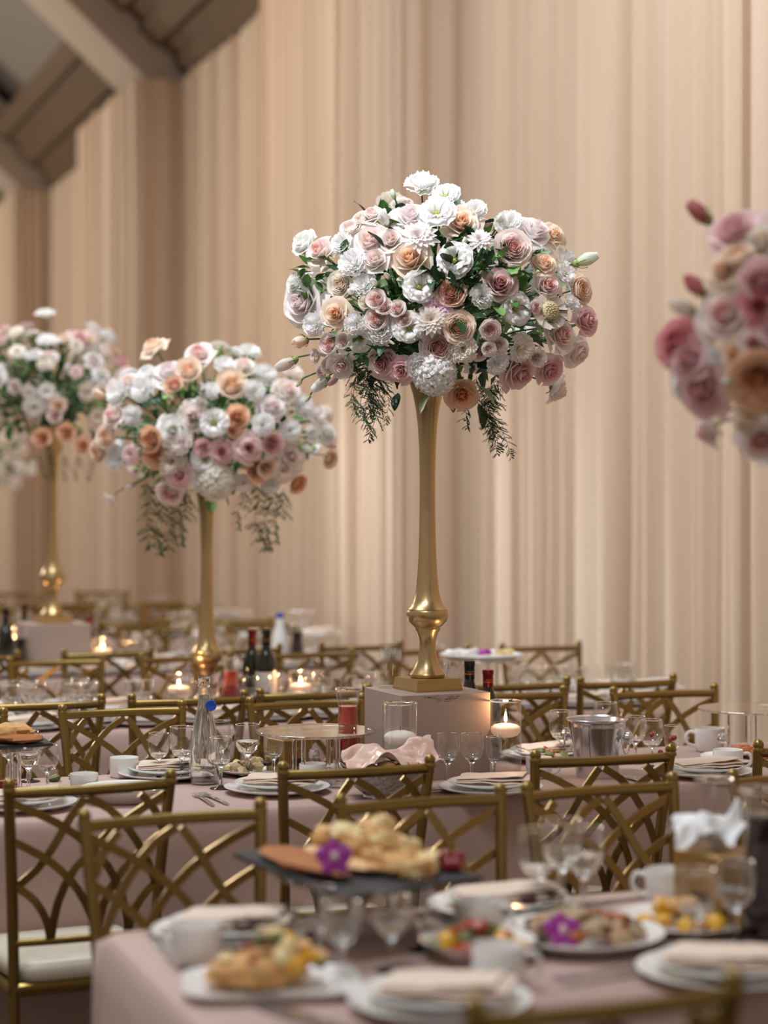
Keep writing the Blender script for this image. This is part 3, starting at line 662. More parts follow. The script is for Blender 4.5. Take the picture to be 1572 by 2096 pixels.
setting(tp(345, 1592), math.radians(6), 'behind the small glasses at the left')
setting(on(MID, 1120, .60), math.radians(20), 'behind the ice bucket')
place('knife', b_knife, 'silver knife beside the plate behind the left chair', tp(150, 1648), 1.2)
for px, py, rz, lab in [(418, 1640, 1.9, 'silver fork lying left of the napkin plate near the bottle'), (440, 1638, 2.0, 'second silver fork next to the napkin plate near the bottle'), (885, 1622, .6, 'silver fork between basket and napkin plate'), (1300, 1600, 1.9, 'silver fork right of the ice bucket base'), (1322, 1603, 2.0, 'second silver fork right of the ice bucket base')]:
    place('fork', b_fork, lab, tp(px, py), rz)
place('shaker', b_shaker, 'glass salt shaker in front of the riser leg', tp(642, 1592), 0, scale=1.15)
place('shaker', b_shaker, 'glass pepper shaker beside the red juice carafe', tp(730, 1592), 0, scale=1.15)
place('shaker', b_shaker, 'silver-capped shaker under the right acrylic riser', tp(1480, 1560), 0, scale=1.2)
place('riser', b_riser(), 'empty round clear acrylic riser left of the taupe box', on(MID, 647, .44), 0)
place('riser', b_riser(), 'round clear acrylic riser at the right picture edge', on(MID, 1540, .52), .5)
place('tissuebox', b_tissuebox, 'gilded tissue box with white tissue, under the acrylic riser', on(MID, 592, .60), math.radians(35), scale=.82)
place('redjuice', b_carafe('red'), 'hourglass carafe of red juice behind the acrylic riser', on(MID, 712, .655), 0, scale=(1.03, 1.03, 1.12))
place('candle', b_candle(False, .185), 'glass cylinder with unlit white floating candle, before the taupe box', (.0448, 5.29, TZ), 0, scale=(1.06, 1.06, 1.27))
place('candlelit', b_candle(True, .20), 'tall glass cylinder with lit floating candle, right of the taupe box', tp(1035, 1590), 0, scale=(1.0, 1.0, 1.10))
place('wineblack', b_wine('foilblack', False), 'dark wine bottle with black foil neck behind the box', on(MID, 961, .70), 0, scale=(1.05, 1.05, 1.0))
place('winered', b_wine('foilred', False), 'dark wine bottle with red ribbed screw cap behind the box', on(MID, 999, .655), 0, scale=(1.05, 1.05, .915))
MBt = MB().lathe([(.012, 0), (.02, .01), (.034, .05), (.034, .15), (.015, .21), (.013, .27), (.019, .285), (.019, .30)], 20, cap1=False, wob=lambda a, z: 1+.03*math.cos(10*a)).obj('clear_glass_bottle', M['bglass'])
MBt.location = on(MID, 908, .72); tag(MBt, 'clear bottle neck peeping out between vase foot and wine bottles', 'bottle')
# clear ribbed votive and small tumbler by the basket
v_ = MB().lathe([(.020, 0), (.027, .002), (.030, .02), (.031, .05)], 32, cap1=False, wob=lambda a, z: 1+.04*math.cos(16*a)).obj('ribbed_votive', M['bglass']); v_.location = tp(690, 1612); tag(v_, 'ribbed clear votive glass left of the silver basket', 'glass')

# acrylic table sign on the box
sg = thing('acrylic_sign', 'clear acrylic table sign with white handwriting, left of the vase foot', 'sign', (V1[0]-.108, V1[1]+.055, V1[2]), math.radians(8))
MB().box((0, 0, .066), (.066, .003, .132)).obj('sign_pane', M['aglass'], sg, False)
MB().box((0, 0, .003), (.075, .03, .006)).obj('sign_base', M['aglass'], sg, False)
mb = MB()
for x in (-.017, -.003, .014): mb.ribbon([(x, -.0024, .094), (x+.001, -.0024, .118)], .0016, .0004)
mb.tube(bspline([(-.02, -.0024, .10), (-.016, -.0024, .108), (-.012, -.0024, .099), (-.008, -.0024, .108), (-.004, -.0024, .10), (.002, -.0024, .107), (.008, -.0024, .10), (.013, -.0024, .105)], 24), .0007, 5)
for x in (-.014, .006): mb.ribbon([(x-.001, -.0024, .035), (x+.001, -.0024, .07)], .0016, .0004)
mb.obj('sign_writing', M['print_'], sg)

# silver bread basket with satin napkin and rolls
P = tp(792, 1632)
bk = thing('bread_basket', 'oval embossed silver basket lined with a napkin, behind the centre chair', 'basket', P, math.radians(12))
MB().lathe([(.058, 0), (.060, .004), (.057, .010), (.080, .030), (.096, .056), (.102, .072), (.104, .075), (.100, .074), (.078, .036), (.05, .012), (.001, .010)], 64, sx=1.08, sy=.80, wob=lambda a, z: 1+.012*math.cos(32*a)).obj('basket_body', M['embossed'], bk)
MB().tube([(.112*math.cos(a), .083*math.sin(a), .075) for a in [2*PI*i/40 for i in range(41)]], .003, 6).obj('beaded_rim', M['silver'], bk)
MB().tube(bspline([(-.108, -.01, .07), (-.125, 0, .085), (-.125, .02, .098), (-.108, .03, .085)], 10), .003, 6).obj('loop_handle', M['silver'], bk)
def crumple(w_, d, h, seed, n=34, amp=.058):
    vs = []
    for i in range(n+1):
        for j in range(n+1):
            u, v = i/n*2-1, j/n*2-1; p = Vector((u*1.6+seed, v*1.6, seed))
            r = math.sqrt(u*u+v*v); q = p*.75; rid = abs(noise.noise(q+Vector((0, 0, 4))))+.6*abs(noise.noise(q*1.9+Vector((7, 0, 0)))); hh = h*(1-.5*r*r)+amp*(rid-.25)
            tip = max(0, u-.6)*.09*(1+.5*math.sin(v*4))+max(0, -u-.7)*.03
            vs.append((u*w_/2+.01*noise.noise(p*2+Vector((5, 0, 0))), v*d/2+.012*noise.noise(p*2+Vector((0, 5, 0))), hh+tip))
    fs = [(i*(n+1)+j, (i+1)*(n+1)+j, (i+1)*(n+1)+j+1, i*(n+1)+j+1) for i in range(n) for j in range(n)]
    return MB().add(vs, fs)
s_ = crumple(.25, .155, .055, 2.3).obj('satin_napkin', M['satin'], ang=80); s_.location = (P.x+.005, P.y, P.z+.065); s_.rotation_euler = (.05, .0, math.radians(12)); tag(s_, 'shiny crumpled blush satin napkin heaped in the silver basket', 'napkin')
for k, (dx, dy, dz, r) in enumerate([(.0, -.055, .095, .022), (.045, -.05, .093, .02), (-.05, -.05, .09, .02), (.078, -.03, .09, .018)]):
    b = MB().blob((0, 0, 0), (r*1.25, r, r*.7), k, amp=.12).obj('bread_roll', M['crust' if k % 2 else 'bread']); b.location = (P.x+dx, P.y+dy, P.z+dz-.004); tag(b, 'small bread roll half under the satin napkin in the basket', 'bread', 'rolls in the silver basket')

# ice bucket
P = tp(1222, 1590)
ib = thing('ice_bucket', 'polished silver ice bucket with ring handles, in front of gold chairs', 'bucket', P, math.radians(-28)); H = .168
MB().lathe([(.058, 0), (.060, .003), (.062, .02), (.070, .07), (.078, .125), (.0815, .145), (.0825, .150), (.0815, .154), (.083, H-.006), (.088, H-.002), (.0895, H), (.088, H+.002), (.082, H-.002), (.079, .14), (.062, .02), (.001, .012)], 56).obj('bucket_body', M['silver'], ib)
for s in (-1, 1):
    k = MB(); k.lathe([(.006, 0), (.009, .003), (.011, .008), (.020, .013), (.019, .022), (.010, .029), (.001, .031)], 20); o = k.obj('handle_knob', M['silver'], ib); o.location = (s*.080, 0, .118); o.rotation_euler = (0, s*PI/2, 0)
    MB().tube([(s*.090, .026*math.cos(a), .098+.026*math.sin(a)) for a in [2*PI*i/24 for i in range(25)]], .0022, 8).obj('ring_handle', M['silver'], ib)
mb = MB(); mb.ribbon([(.001, -.0835, .152), (.001, -.080, .12), (.001, -.073, .07), (.001, -.066, .035)], .013, .002); mb.obj('raised_rib', M['silver'], ib)

# platters of food on the middle table
def food_pile(P, R, items, name_label, n, zr=.016, flat=.7, sy=1.0, seed=1, group=None):
    rnd = random.Random(seed)
    for k in range(n):
        nm, m, cat, lab, sz = items[k % len(items)]
        a = rnd.uniform(0, 2*PI); r = R*math.sqrt(rnd.random()); z = P[2]+zr*(1-.0*r/R)+max(0, (1-r/R))*zr*1.2
        b = MB().blob((0, 0, 0), (sz*rnd.uniform(.8, 1.3), sz*rnd.uniform(.8, 1.2), sz*flat), k+seed, amp=.3, seg=8, rings=5).obj(nm, M[m]); b.location = (P[0]+r*math.cos(a), P[1]+r*math.sin(a)*sy, z); b.rotation_euler = (0, rnd.uniform(-.4, .4), rnd.uniform(0, 6))
        tag(b, lab+' '+name_label, cat, (cat+' pieces '+name_label))
P = tp(1118, 1562)
sp = MB().lathe([(.05, 0), (.06, .004), (.09, .022), (.115, .030), (.116, .032), (.09, .026), (.06, .009), (.001, .008)], 40, wob=lambda a, z: 1+.05*math.cos(4*a)).obj('serving_bowl', M['china']); sp.location = P; tag(sp, 'shallow wavy white serving bowl of salad left of the ice bucket', 'bowl')
food_pile(P, .06, [('tomato_slice', 'red', 'tomato', 'red tomato slice', .018), ('salad_leaf', 'greenf', 'salad', 'green salad leaf', .02), ('mushroom_slice', 'mush', 'mushroom', 'tan mushroom slice', .015), ('salad_leaf', 'greenf', 'salad', 'green salad leaf', .016)], 'in the wavy salad bowl', 18, zr=.018, seed=4)
P = tp(255, 1640)
sp = MB().lathe([(.06, 0), (.075, .004), (.095, .028), (.118, .038), (.119, .040), (.094, .032), (.07, .009), (.001, .008)], 44).obj('serving_bowl', M['china']); sp.location = P; tag(sp, 'white shallow dip bowl behind the left chair top rail', 'bowl')
MB_ = MB().lathe([(.001, .026), (.07, .024), (.085, .020), (.06, .01), (.001, .009)], 30).obj('creamy_dip', M['cheese']); MB_.location = P; tag(MB_, 'pale creamy dip filling the white shallow bowl at left', 'dip')
food_pile(P, .05, [('tomato_slice', 'red', 'tomato', 'red tomato bit', .009), ('salad_leaf', 'greenf', 'salad', 'green leaf', .011)], 'on the creamy dip', 8, zr=.026, seed=6)
P = tp(140, 1600); food_pile(P, .05, [('olive', 'choc', 'olive', 'dark olive', .014), ('orchid_petal', 'orchid', 'petal', 'purple petal', .013), ('salad_leaf', 'greenf', 'salad', 'green leaf', .014)], 'beside the goblets at the left', 9, zr=.008, seed=8)
P = tp(520, 1584)
sp = b_plate(.12).obj('serving_plate', M['china']); sp.location = P; tag(sp, 'white plate of canapes behind the wine glasses near the bottle', 'plate')
food_pile(P, .085, [('canape', 'cheese', 'canape', 'pale cheese canape', .020), ('canape', 'choc', 'canape', 'dark fruit canape', .013), ('canape', 'mush', 'canape', 'tan canape', .017)], 'behind the wine glasses', 16, zr=.018, seed=9)
P = on(MID, 1515, .34)
sp = b_plate(.12).obj('serving_plate', M['china']); sp.location = P; tag(sp, 'white plate of brown fried food under the right riser', 'plate')
food_pile(P, .075, [('fritter', 'brownf', 'fritter', 'crisp brown fritter', .020)], 'under the right acrylic riser', 20, zr=.02, seed=11)
# dark slate with loaf at the left edge, raised on a riser
P = on(MID, 5, .42)
place('riser', b_riser(), 'acrylic riser carrying the slate of bread at the left edge', P, .2, scale=(.7, .7, 1))
sl = MB().box((0, 0, .004), (.24, .17, .008), bev=.002).obj('slate_board', M['slate']); sl.location = (P.x, P.y, P.z+.143); sl.rotation_euler = (0, 0, .35); tag(sl, 'thin dark slate board with a loaf at the left edge, middle table', 'board')
b = MB().blob((0, 0, 0), (.065, .045, .026), 3, amp=.15, seg=16, rings=10, freq=3).obj('bread_loaf', M['bread']); b.location = (P.x+.02, P.y, P.z+.176); tag(b, 'floured bread loaf on the slate at the left edge', 'bread')
b = MB().blob((0, 0, 0), (.07, .05, .012), 5, amp=.15, seg=16, rings=8).obj('flatbread', M['crust']); b.location = (P.x+.045, P.y-.03, P.z+.163); tag(b, 'brown flatbread slice at the slate edge beside the loaf', 'bread')
food_pile(tp(5, 1622), .05, [('canape', 'red', 'canape', 'red canape', .014), ('canape', 'brownf', 'canape', 'brown canape', .016)], 'under the left slate', 10, zr=.012, seed=13)

# ---------------- nearest table (out of focus)
F = FGD
def fo(px, v): return on(F, px, v)
SLc = Vector((-.058, 3.53, TZ)); e1 = Vector((.468, -.884, 0)); e2 = Vector((.797, .604, 0)); SL0 = Vector((-.29, 3.65, 0))
place('riser2', b_riser(.15, .105), 'acrylic riser under the big slate bread platter', (SLc.x+.01, SLc.y-.02, TZ), .4)
sl = MB(); o2 = []; cs = [Vector((0, 0, 0)), e1*.47, e1*.47+e2*.31, e2*.31]
for i in range(4):
    a, b = cs[i], cs[(i+1) % 4]
    for k in range(7): o2.append(a.lerp(b, k/7)+Vector((random.uniform(-.003, .003), random.uniform(-.003, .003), 0)))
m_ = len(o2); vs = [(p.x, p.y, 0) for p in o2]+[(p.x, p.y, .008) for p in o2]
sl.add(vs, [tuple(range(m_-1, -1, -1)), tuple(range(m_, 2*m_))]+[(i, (i+1) % m_, (i+1) % m_+m_, i+m_) for i in range(m_)])
sl = sl.obj('slate_board', M['slate'], smooth=False); sl.location = (SL0.x, SL0.y, TZ+.1125); tag(sl, 'large dark slate board heaped with bread and cheese, nearest table', 'board')
SZ = TZ+.1205
def SP(a, b, z): q = SL0+e1*a+e2*b; return Vector((q.x, q.y, SZ+z))
for k, (a, b_, L, w_, th, m_, lab, rz) in enumerate([(.20, .055, .165, .048, .011, 'crust', 'long toasted flatbread along the left edge of the slate', 0), (.24, .115, .13, .042, .012, 'puff', 'second flatbread behind the first on the slate', .12)]):
    b = MB().blob((0, 0, 0), (L, w_, th), k+40, amp=.12, seg=18, rings=8, freq=2).obj('flatbread', M[m_]); b.location = SP(a, b_, th*1.2); b.rotation_euler = (0, 0, math.atan2(e1.y, e1.x)+rz); tag(b, lab, 'bread')
rnd = random.Random(5)
for k in range(38):
    a = rnd.uniform(.10, .43); b_ = rnd.uniform(.13, .28); top = max(0, 1-abs(a-.22)/.16)*max(0, 1-abs(b_-.19)/.12); z = .016+rnd.random()*.085*top
    kind = rnd.choice(['cheese', 'puff', 'cheese', 'bread'])
    if kind == 'cheese' and a+b_ > .46:
        b = MB().box((0, 0, 0), (.042, .034, .030), bev=.004).obj('cheese_cube', M['cheese']); lab, cat = 'pale yellow cheese cube piled on the slate board', 'cheese'
    else:
        b = MB().blob((0, 0, 0), (.030, .024, .018), k, amp=.3, seg=10, rings=6).obj('bread_piece', M[kind]); lab, cat = 'torn golden bread piece heaped on the slate board', 'bread'
    b.location = SP(a, b_, z); b.rotation_euler = (rnd.uniform(-.4, .4), rnd.uniform(-.4, .4), rnd.uniform(0, 6)); tag(b, lab, cat, cat+' heaped on the slate board')
for k in range(5):
    b = MB().blob((0, 0, 0), .013, k, amp=.05).obj('grape', M['cherry']); b.location = SP(.40+.014*math.cos(k*1.3), .285+.014*math.sin(k*1.3), .013+.012*(k % 2)); tag(b, 'dark red grape at the right tip of the slate', 'grape', 'grapes on the slate')
def orchid(P, s, label, tilt=.9):
    t = thing('orchid', label, 'flower', P); t.rotation_euler = (tilt, 0, .2); t.scale = (s, s, s)
    for k in range(5):
        a = k*2*PI/5+PI/2; vs = []; nn = 5
        for i in range(nn+1):
            for j in (-1, -.5, 0, .5, 1):
                r = i/nn; ww = math.sin(PI*min(1, r*.85+.12))*.45*(1.2 if k in (1, 4) else .8); vs.append((math.cos(a)*r-math.sin(a)*j*ww, math.sin(a)*r+math.cos(a)*j*ww, .25*r-.2*r*r-.1*j*j))
        MB().add(vs, [(i*5+j, i*5+j+1, (i+1)*5+j+1, (i+1)*5+j) for i in range(nn) for j in range(4)]).obj('petal', M['orchid'], t)
    MB().blob((0, 0, .12), (.22, .26, .2), 2, amp=.2).obj('lip', M['orchidc'], t); return t
orchid((-.088, 3.36, SZ+.045), .036, 'purple orchid bloom on the slate board among bread pieces', 1.1)
setting(fo(473, .63), math.radians(-8), 'on the nearest table, far left')
for k in range(6):
    Q = fo(500+k*13, .56+.012*(k % 3)); b = MB().blob((0, 0, 0), (.022, .014, .010), k, amp=.3).obj('chocolate', M['choc']); b.location = (Q.x, Q.y, TZ+.036+.006*(k % 2)); tag(b, 'dark chocolate piece on the far left plate, nearest table', 'chocolate', 'chocolates on the far left plate')
setting(fo(1028, .66), math.radians(10), 'behind the slate board, nearest table')
for k in range(5):
    Q = fo(1080+k*14, .60+.012*(k % 3)); b = MB().blob((0, 0, 0), (.022, .014, .010), k+9, amp=.3).obj('chocolate', M['choc']); b.location = (Q.x, Q.y, TZ+.034+.006*(k % 2)); tag(b, 'dark chocolate piece on the plate right of the slate', 'chocolate', 'chocolates right of the slate')
place('cup', b_cup, 'white cup at the near left corner of the nearest table', fo(400, .46), 2.6, scale=1.15)
place('cup', b_cup, 'white cup below the right end of the slate board', fo(977, .47), .3, scale=1.15)
place('cup', b_cup, 'pale cup at the bottom centre, handle to the right', fo(1020, .14), -.2, scale=1.15)
place('cup', b_cup, 'white cup left of the large gilded tissue box', fo(1368, .60), 2.8, scale=1.2)
# oblong bread plate
P = fo(555, .25)
sp = MB(); vs = []; seg = 48
for (r, z) in [(.80, 0), (.86, .004), (1.0, .014), (1.0, .017), (.85, .009), (.01, .008)]:
    for k in range(seg):
        a = 2*PI*k/seg; ca, sa = math.cos(a), math.sin(a); vs.append((math.copysign(abs(ca)**.4, ca)*r*.145, math.copysign(abs(sa)**.4, sa)*r*.10, z))
sp.add(vs, [(i*seg+k, i*seg+(k+1) % seg, (i+1)*seg+(k+1) % seg, (i+1)*seg+k) for i in range(5) for k in range(seg)]+[tuple(range(seg-1, -1, -1))])
sp = sp.obj('rectangular_plate', M['china']); sp.location = P; sp.rotation_euler = (0, 0, AN-.25); tag(sp, 'white rectangular plate of bread on the nearest table corner', 'plate')
b = MB().blob((0, 0, 0), (.085, .06, .028), 17, amp=.16, seg=20, rings=10, freq=2.5).obj('focaccia', M['bread']); b.location = (P.x-.02, P.y, TZ+.034); b.rotation_euler = (0, 0, .3); tag(b, 'thick piece of golden focaccia on the rectangular plate', 'bread')
food_pile((P.x+.0, P.y+.0, TZ), .085, [('vegetable_piece', 'yellow', 'vegetable', 'orange vegetable piece', .016), ('vegetable_piece', 'cheese', 'vegetable', 'pale vegetable piece', .019), ('salad_leaf', 'greenf', 'salad', 'green leaf', .014), ('shrimp', 'brown' if False else 'puff', 'shrimp', 'pinkish shrimp', .018), ('tomato_slice', 'red', 'tomato', 'tomato bit', .009)], 'on the rectangular corner plate', 22, zr=.045, seed=21, sy=.6)
# colourful bowl and round platter
P = fo(978, .33)
sp = MB().lathe([(.05, 0), (.06, .004), (.082, .024), (.100, .034), (.101, .036), (.08, .028), (.06, .009), (.001, .008)], 40).obj('serving_bowl', M['china']); sp.location = P; tag(sp, 'white bowl of bright mixed vegetables, nearest table', 'bowl')
food_pile(P, .075, [('pepper_strip', 'yellow', 'pepper', 'yellow pepper strip', .021), ('tomato_slice', 'red', 'tomato', 'red tomato wedge', .020), ('salad_leaf', 'greenf', 'salad', 'green leaf', .018), ('olive', 'olive', 'olive', 'olive', .014)], 'in the bright vegetable bowl', 26, zr=.026, seed=23)
P = fo(1190, .36)
sp = b_plate(.15).obj('serving_plate', M['china']); sp.location = P; sp.scale = (1, 1, 1.4); tag(sp, 'large white plate of mushrooms with purple orchid, nearest table', 'plate')
food_pile(P, .105, [('mushroom', 'mush', 'mushroom', 'tan mushroom', .022), ('olive', 'olive', 'olive', 'dark olive', .016), ('mushroom', 'brownf', 'mushroom', 'browned mushroom', .02), ('mushroom', 'mush', 'mushroom', 'tan mushroom', .018)], 'on the orchid plate', 34, zr=.024, seed=25)
orchid((P.x-.042, P.y-.085, TZ+.045), .036, 'purple orchid bloom on the plate of mushrooms', 1.0)
P = fo(1400, .42)
sp = b_plate(.13).obj('serving_plate', M['china']); sp.location = P; tag(sp, 'white plate of golden pastries left of the gilded tissue box', 'plate')
food_pile(P, .10, [('pastry', 'yellow', 'pastry', 'golden pastry', .02), ('pastry', 'puff', 'pastry', 'pale pastry', .022), ('pastry', 'cheese', 'pastry', 'cream pastry', .018)], 'left of the big tissue box', 20, zr=.02, seed=27)
place('tissuebox', b_tissuebox, 'large blurred gilded tissue box on the nearest table at right', fo(1472, .44), math.radians(38), scale=(1.0, 1.0, 1.1))
s_ = crumple(.13, .11, .035, 6.1, 16, .05).obj('crumpled_tissue', M['tissue'], ang=80); Q = fo(1445, .46); s_.location = (Q.x, Q.y, TZ+.142); tag(s_, 'loose white crumpled tissue on top of the right tissue box', 'tissue')
place('darkjuice', b_carafe('dark'), 'tall carafe of near-black juice at the right picture edge', fo(1566, .30), 0, scale=(1.25, 1.25, 1.28))
place('candle', b_candle(False, .185), 'clear glass cylinder behind the tissue box, nearest table', fo(1462, .68), 0, scale=(.85, .85, 1.25))
for px, v, k, s, lab in [(1100, .62, 'goblet', 1.15, 'left of three blurred goblets right of the slate'), (1150, .66, 'water', 1.2, 'middle of three blurred goblets right of the slate'), (1195, .60, 'water', 1.15, 'right of three blurred goblets right of the slate'), (1505, .26, 'water', 1.05, 'goblet in front of the gilded tissue box'), (1425, .22, 'goblet', 1.05, 'goblet beside the right-hand napkin'), (700, .28, 'goblet', .9, 'goblet in front of the slate riser'), (800, .30, 'water', .9, 'water goblet under the slate board'), (655, .40, 'flute', 1.0, 'slim glass beside the slate riser'), (860, .42, 'flute', 1.0, 'slim glass right of the slate riser')]:
    glass(k, 0, 0, lab+', nearest table', s, F, v) if False else place(k, dict(goblet=b_goblet, flute=b_flute, water=b_watergoblet)[k], lab+', nearest table', fo(px, v), 0, scale=s)
setting(fo(900, .05), math.radians(-14), 'at the bottom centre edge')
setting(fo(1480, .06), math.radians(-22), 'at the lower right corner')
for px, v, rz, kk in [(330, .60, -1.25, 'knife'), (350, .52, -1.2, 'fork'), (600, .06, -.9, 'fork'), (640, .05, -.85, 'knife'), (1235, .16, .5, 'fork'), (1262, .12, .55, 'knife'), (1225, .66, .5, 'knife'), (905, .62, 1.9, 'fork')]:
    place(kk, b_fork if kk == 'fork' else b_knife, 'silver '+kk+' on the nearest table, '+{330: 'at its far left corner', 350: 'beside the knife in the far left corner', 600: 'below the bread plate', 640: 'below the slate riser', 1235: 'between bottom cup and corner napkin', 1262: 'beside the fork near the corner napkin', 1225: 'behind the orchid plate', 905: 'behind the slate right end'}[px], fo(px, v), rz)

# ---------------- candlelit table and beyond
def candle_lit(O, px, v, lab): place('candlelit', b_candle(True, .20), lab, on(O, px, v), 0)
place('candlelit', b_candle(True, .20), 'lit floating candle in glass cylinder, left of the short vase', on(T3, 366, .42), 0, scale=(1.0, 1.0, .78))
place('candlelit', b_candle(True, .20), 'lit floating candle in glass cylinder, right of the wine bottles', on(T3, 615, .36), 0, scale=(1.0, 1.0, .78))
place('candlelit', b_candle(True, .20), 'distant lit candle in a cylinder right of the far box', on(T4, 210, .30), 0, scale=(1, 1, .8))
place('candlelit', b_candle(True, .20), 'lit candle at the far left edge among dark bottles', on(T4, 28, .62), 0, scale=(1, 1, 1.0))
place('redjuice', b_carafe('red'), 'blurred carafe of red juice beside the short vase', on(T3, 473, .38), 0, scale=1.0)
place('wineblacklab', b_wine('foilblack'), 'blurred black-necked wine bottle with white label', on(T3, 545, .40), 0, scale=(1.05, 1.05, 1.03))
place('winered', b_wine('foilred', False), 'blurred dark bottle with red cap beside the red carafe', on(T3, 516, .52), 0, scale=1.0)
place('darkjuice', b_carafe('dark'), 'blurred dark juice carafe on the fourth table, right of the bottles', on(T4, 608, .22), 0, scale=1.0)
place('darkjuice', b_carafe('dark'), 'blurred dark juice carafe left of the far box', on(T4, 42, .20), 0, scale=(1.1, 1.1, 1.0))
place('wineblack', b_wine('foilblack', False), 'dark wine bottle neck at the far left edge', on(T4, 12, .40), 0)
place('wineblack', b_wine('foilblack', False), 'dark wine bottle behind the far left candle', on(T4, 50, .70), 0)
place('winered', b_wine('foilred', False), 'dark bottle just right of the far box', on(T4, 182, .55), 0, scale=(1, 1, .8))
t = thing('water_pitcher', 'blurred white frosted water bottle with blue stopper, far right of the wine', 'bottle', on(T4, 573, .30))
MB().lathe([(.036, 0), (.042, .02), (.042, .10), (.03, .16), (.018, .2), (.016, .235)], 24).obj('glass_body', M['tissue'], t)
MB().lathe([(.018, .235), (.02, .24), (.018, .26), (.001, .262)], 16).obj('blue_stopper', M['blue'], t)
place('redjuice', b_carafe('red'), 'dark red bottle glimpsed right of the tall vase foot', on(T3, 897, .60), 0, scale=(.8, .8, 1.1))
P = on(T3, 985, .42)
place('riser', b_riser(), 'blurred acrylic riser carrying a white tray, right of the vase', P, 0, scale=(1.0, 1.0, 1.25))
tr = MB().lathe([(.10, 0), (.155, .006), (.165, .016), (.163, .018), (.15, .01), (.001, .006)], 36).obj('white_tray', M['china']); tr.location = (P.x, P.y, TZ+.178); tag(tr, 'blurred white round tray on the riser right of the tall vase', 'tray')
for k in range(12):
    Q = (P.x-.13+.022*k, P.y-.03+.02*(k % 3), TZ+.203); b = MB().blob((0, 0, 0), (.018, .016, .012), k, amp=.3, seg=7, rings=4).obj('canape', M['orchid' if k in (6, 7) else 'cheese' if k > 8 else 'tissue']); b.location = Q
    tag(b, 'small '+('purple petal garnish' if k in (6, 7) else 'yellow canape' if k > 8 else 'white canape')+' on the blurred tray', 'canape', 'garnish on the tray' if k in (6, 7) else 'yellow canapes on the tray' if k > 8 else 'white canapes on the tray')
rnd = random.Random(33)
tabs = [(T3, 'third table', [-60, 60, 170, 300, 420, 560, 680, 760, 940, 1080, 1190, 1290], .17), (T4, 'fourth table', [-40, 70, 190, 300, 400, 490, 580, 660], .17)]
for O, nm, pxs, v in tabs:
    for i, px in enumerate(pxs):
        for side in (0, 1):
            vv = .17 if side == 0 else .60; P = on(O, px+(40 if side else 0), vv)
            if (P-V2).length < .2 or (P-V3).length < .26: continue
            setting(P, AN+rnd.uniform(-.5, .5), 'of '+ORD[i]+' blurred setting from left, '+('near' if side == 0 else 'far')+' side of '+nm, ('near' if side == 0 else 'far')+' side of '+nm)
            for j in range(2 if side else 3):
                Q = on(O, px+rnd.uniform(-48, -18)+j*22, vv+(.17 if side == 0 else -.14)+rnd.uniform(-.03, .03))
                kk = rnd.choice(['goblet', 'water', 'flute']); place(kk, None, ORD[j]+' blurred '+{'goblet': 'empty wine glass', 'water': 'glass of water', 'flute': 'slim glass'}[kk]+' at the '+ORD[i]+' setting, '+('near' if side == 0 else 'far')+' side of '+nm, Q, 0, {'goblet': 'wine glasses', 'water': 'water glasses', 'flute': 'slim glasses'}[kk]+' on '+('near' if side == 0 else 'far')+' side of '+nm)
            if i % 2 == side: place('cup', b_cup, 'blurred white cup at the '+ORD[i]+' setting, '+('near' if side == 0 else 'far')+' side of '+nm, on(O, px+55, vv+(.08 if side == 0 else -.06)), 0, 'white cups on '+('near' if side == 0 else 'far')+' side of '+nm)
for O, nm in ((T5, 'fifth table'), (T6, 'farthest table')):
    for i in range(9):
        for side in (0, 1):
            P = O+U*(-.9+.36*i)+V*(.17 if side == 0 else .6); P.z = TZ
            setting(P, AN, 'of '+ORD[i]+' tiny setting from left, '+('near' if side == 0 else 'far')+' side of '+nm, 'on '+nm)
            for j in range(2):
                Q = P+U*(.08*j-.1)+V*(.16 if side == 0 else -.14); kk = ('goblet', 'water')[j]
                place(kk, None, 'tiny blurred '+('empty wine glass' if kk == 'goblet' else 'glass of water')+' at the '+ORD[i]+' setting, '+('near' if side == 0 else 'far')+' side of '+nm, Q, 0, ('wine' if kk == 'goblet' else 'water')+' glasses on '+nm)

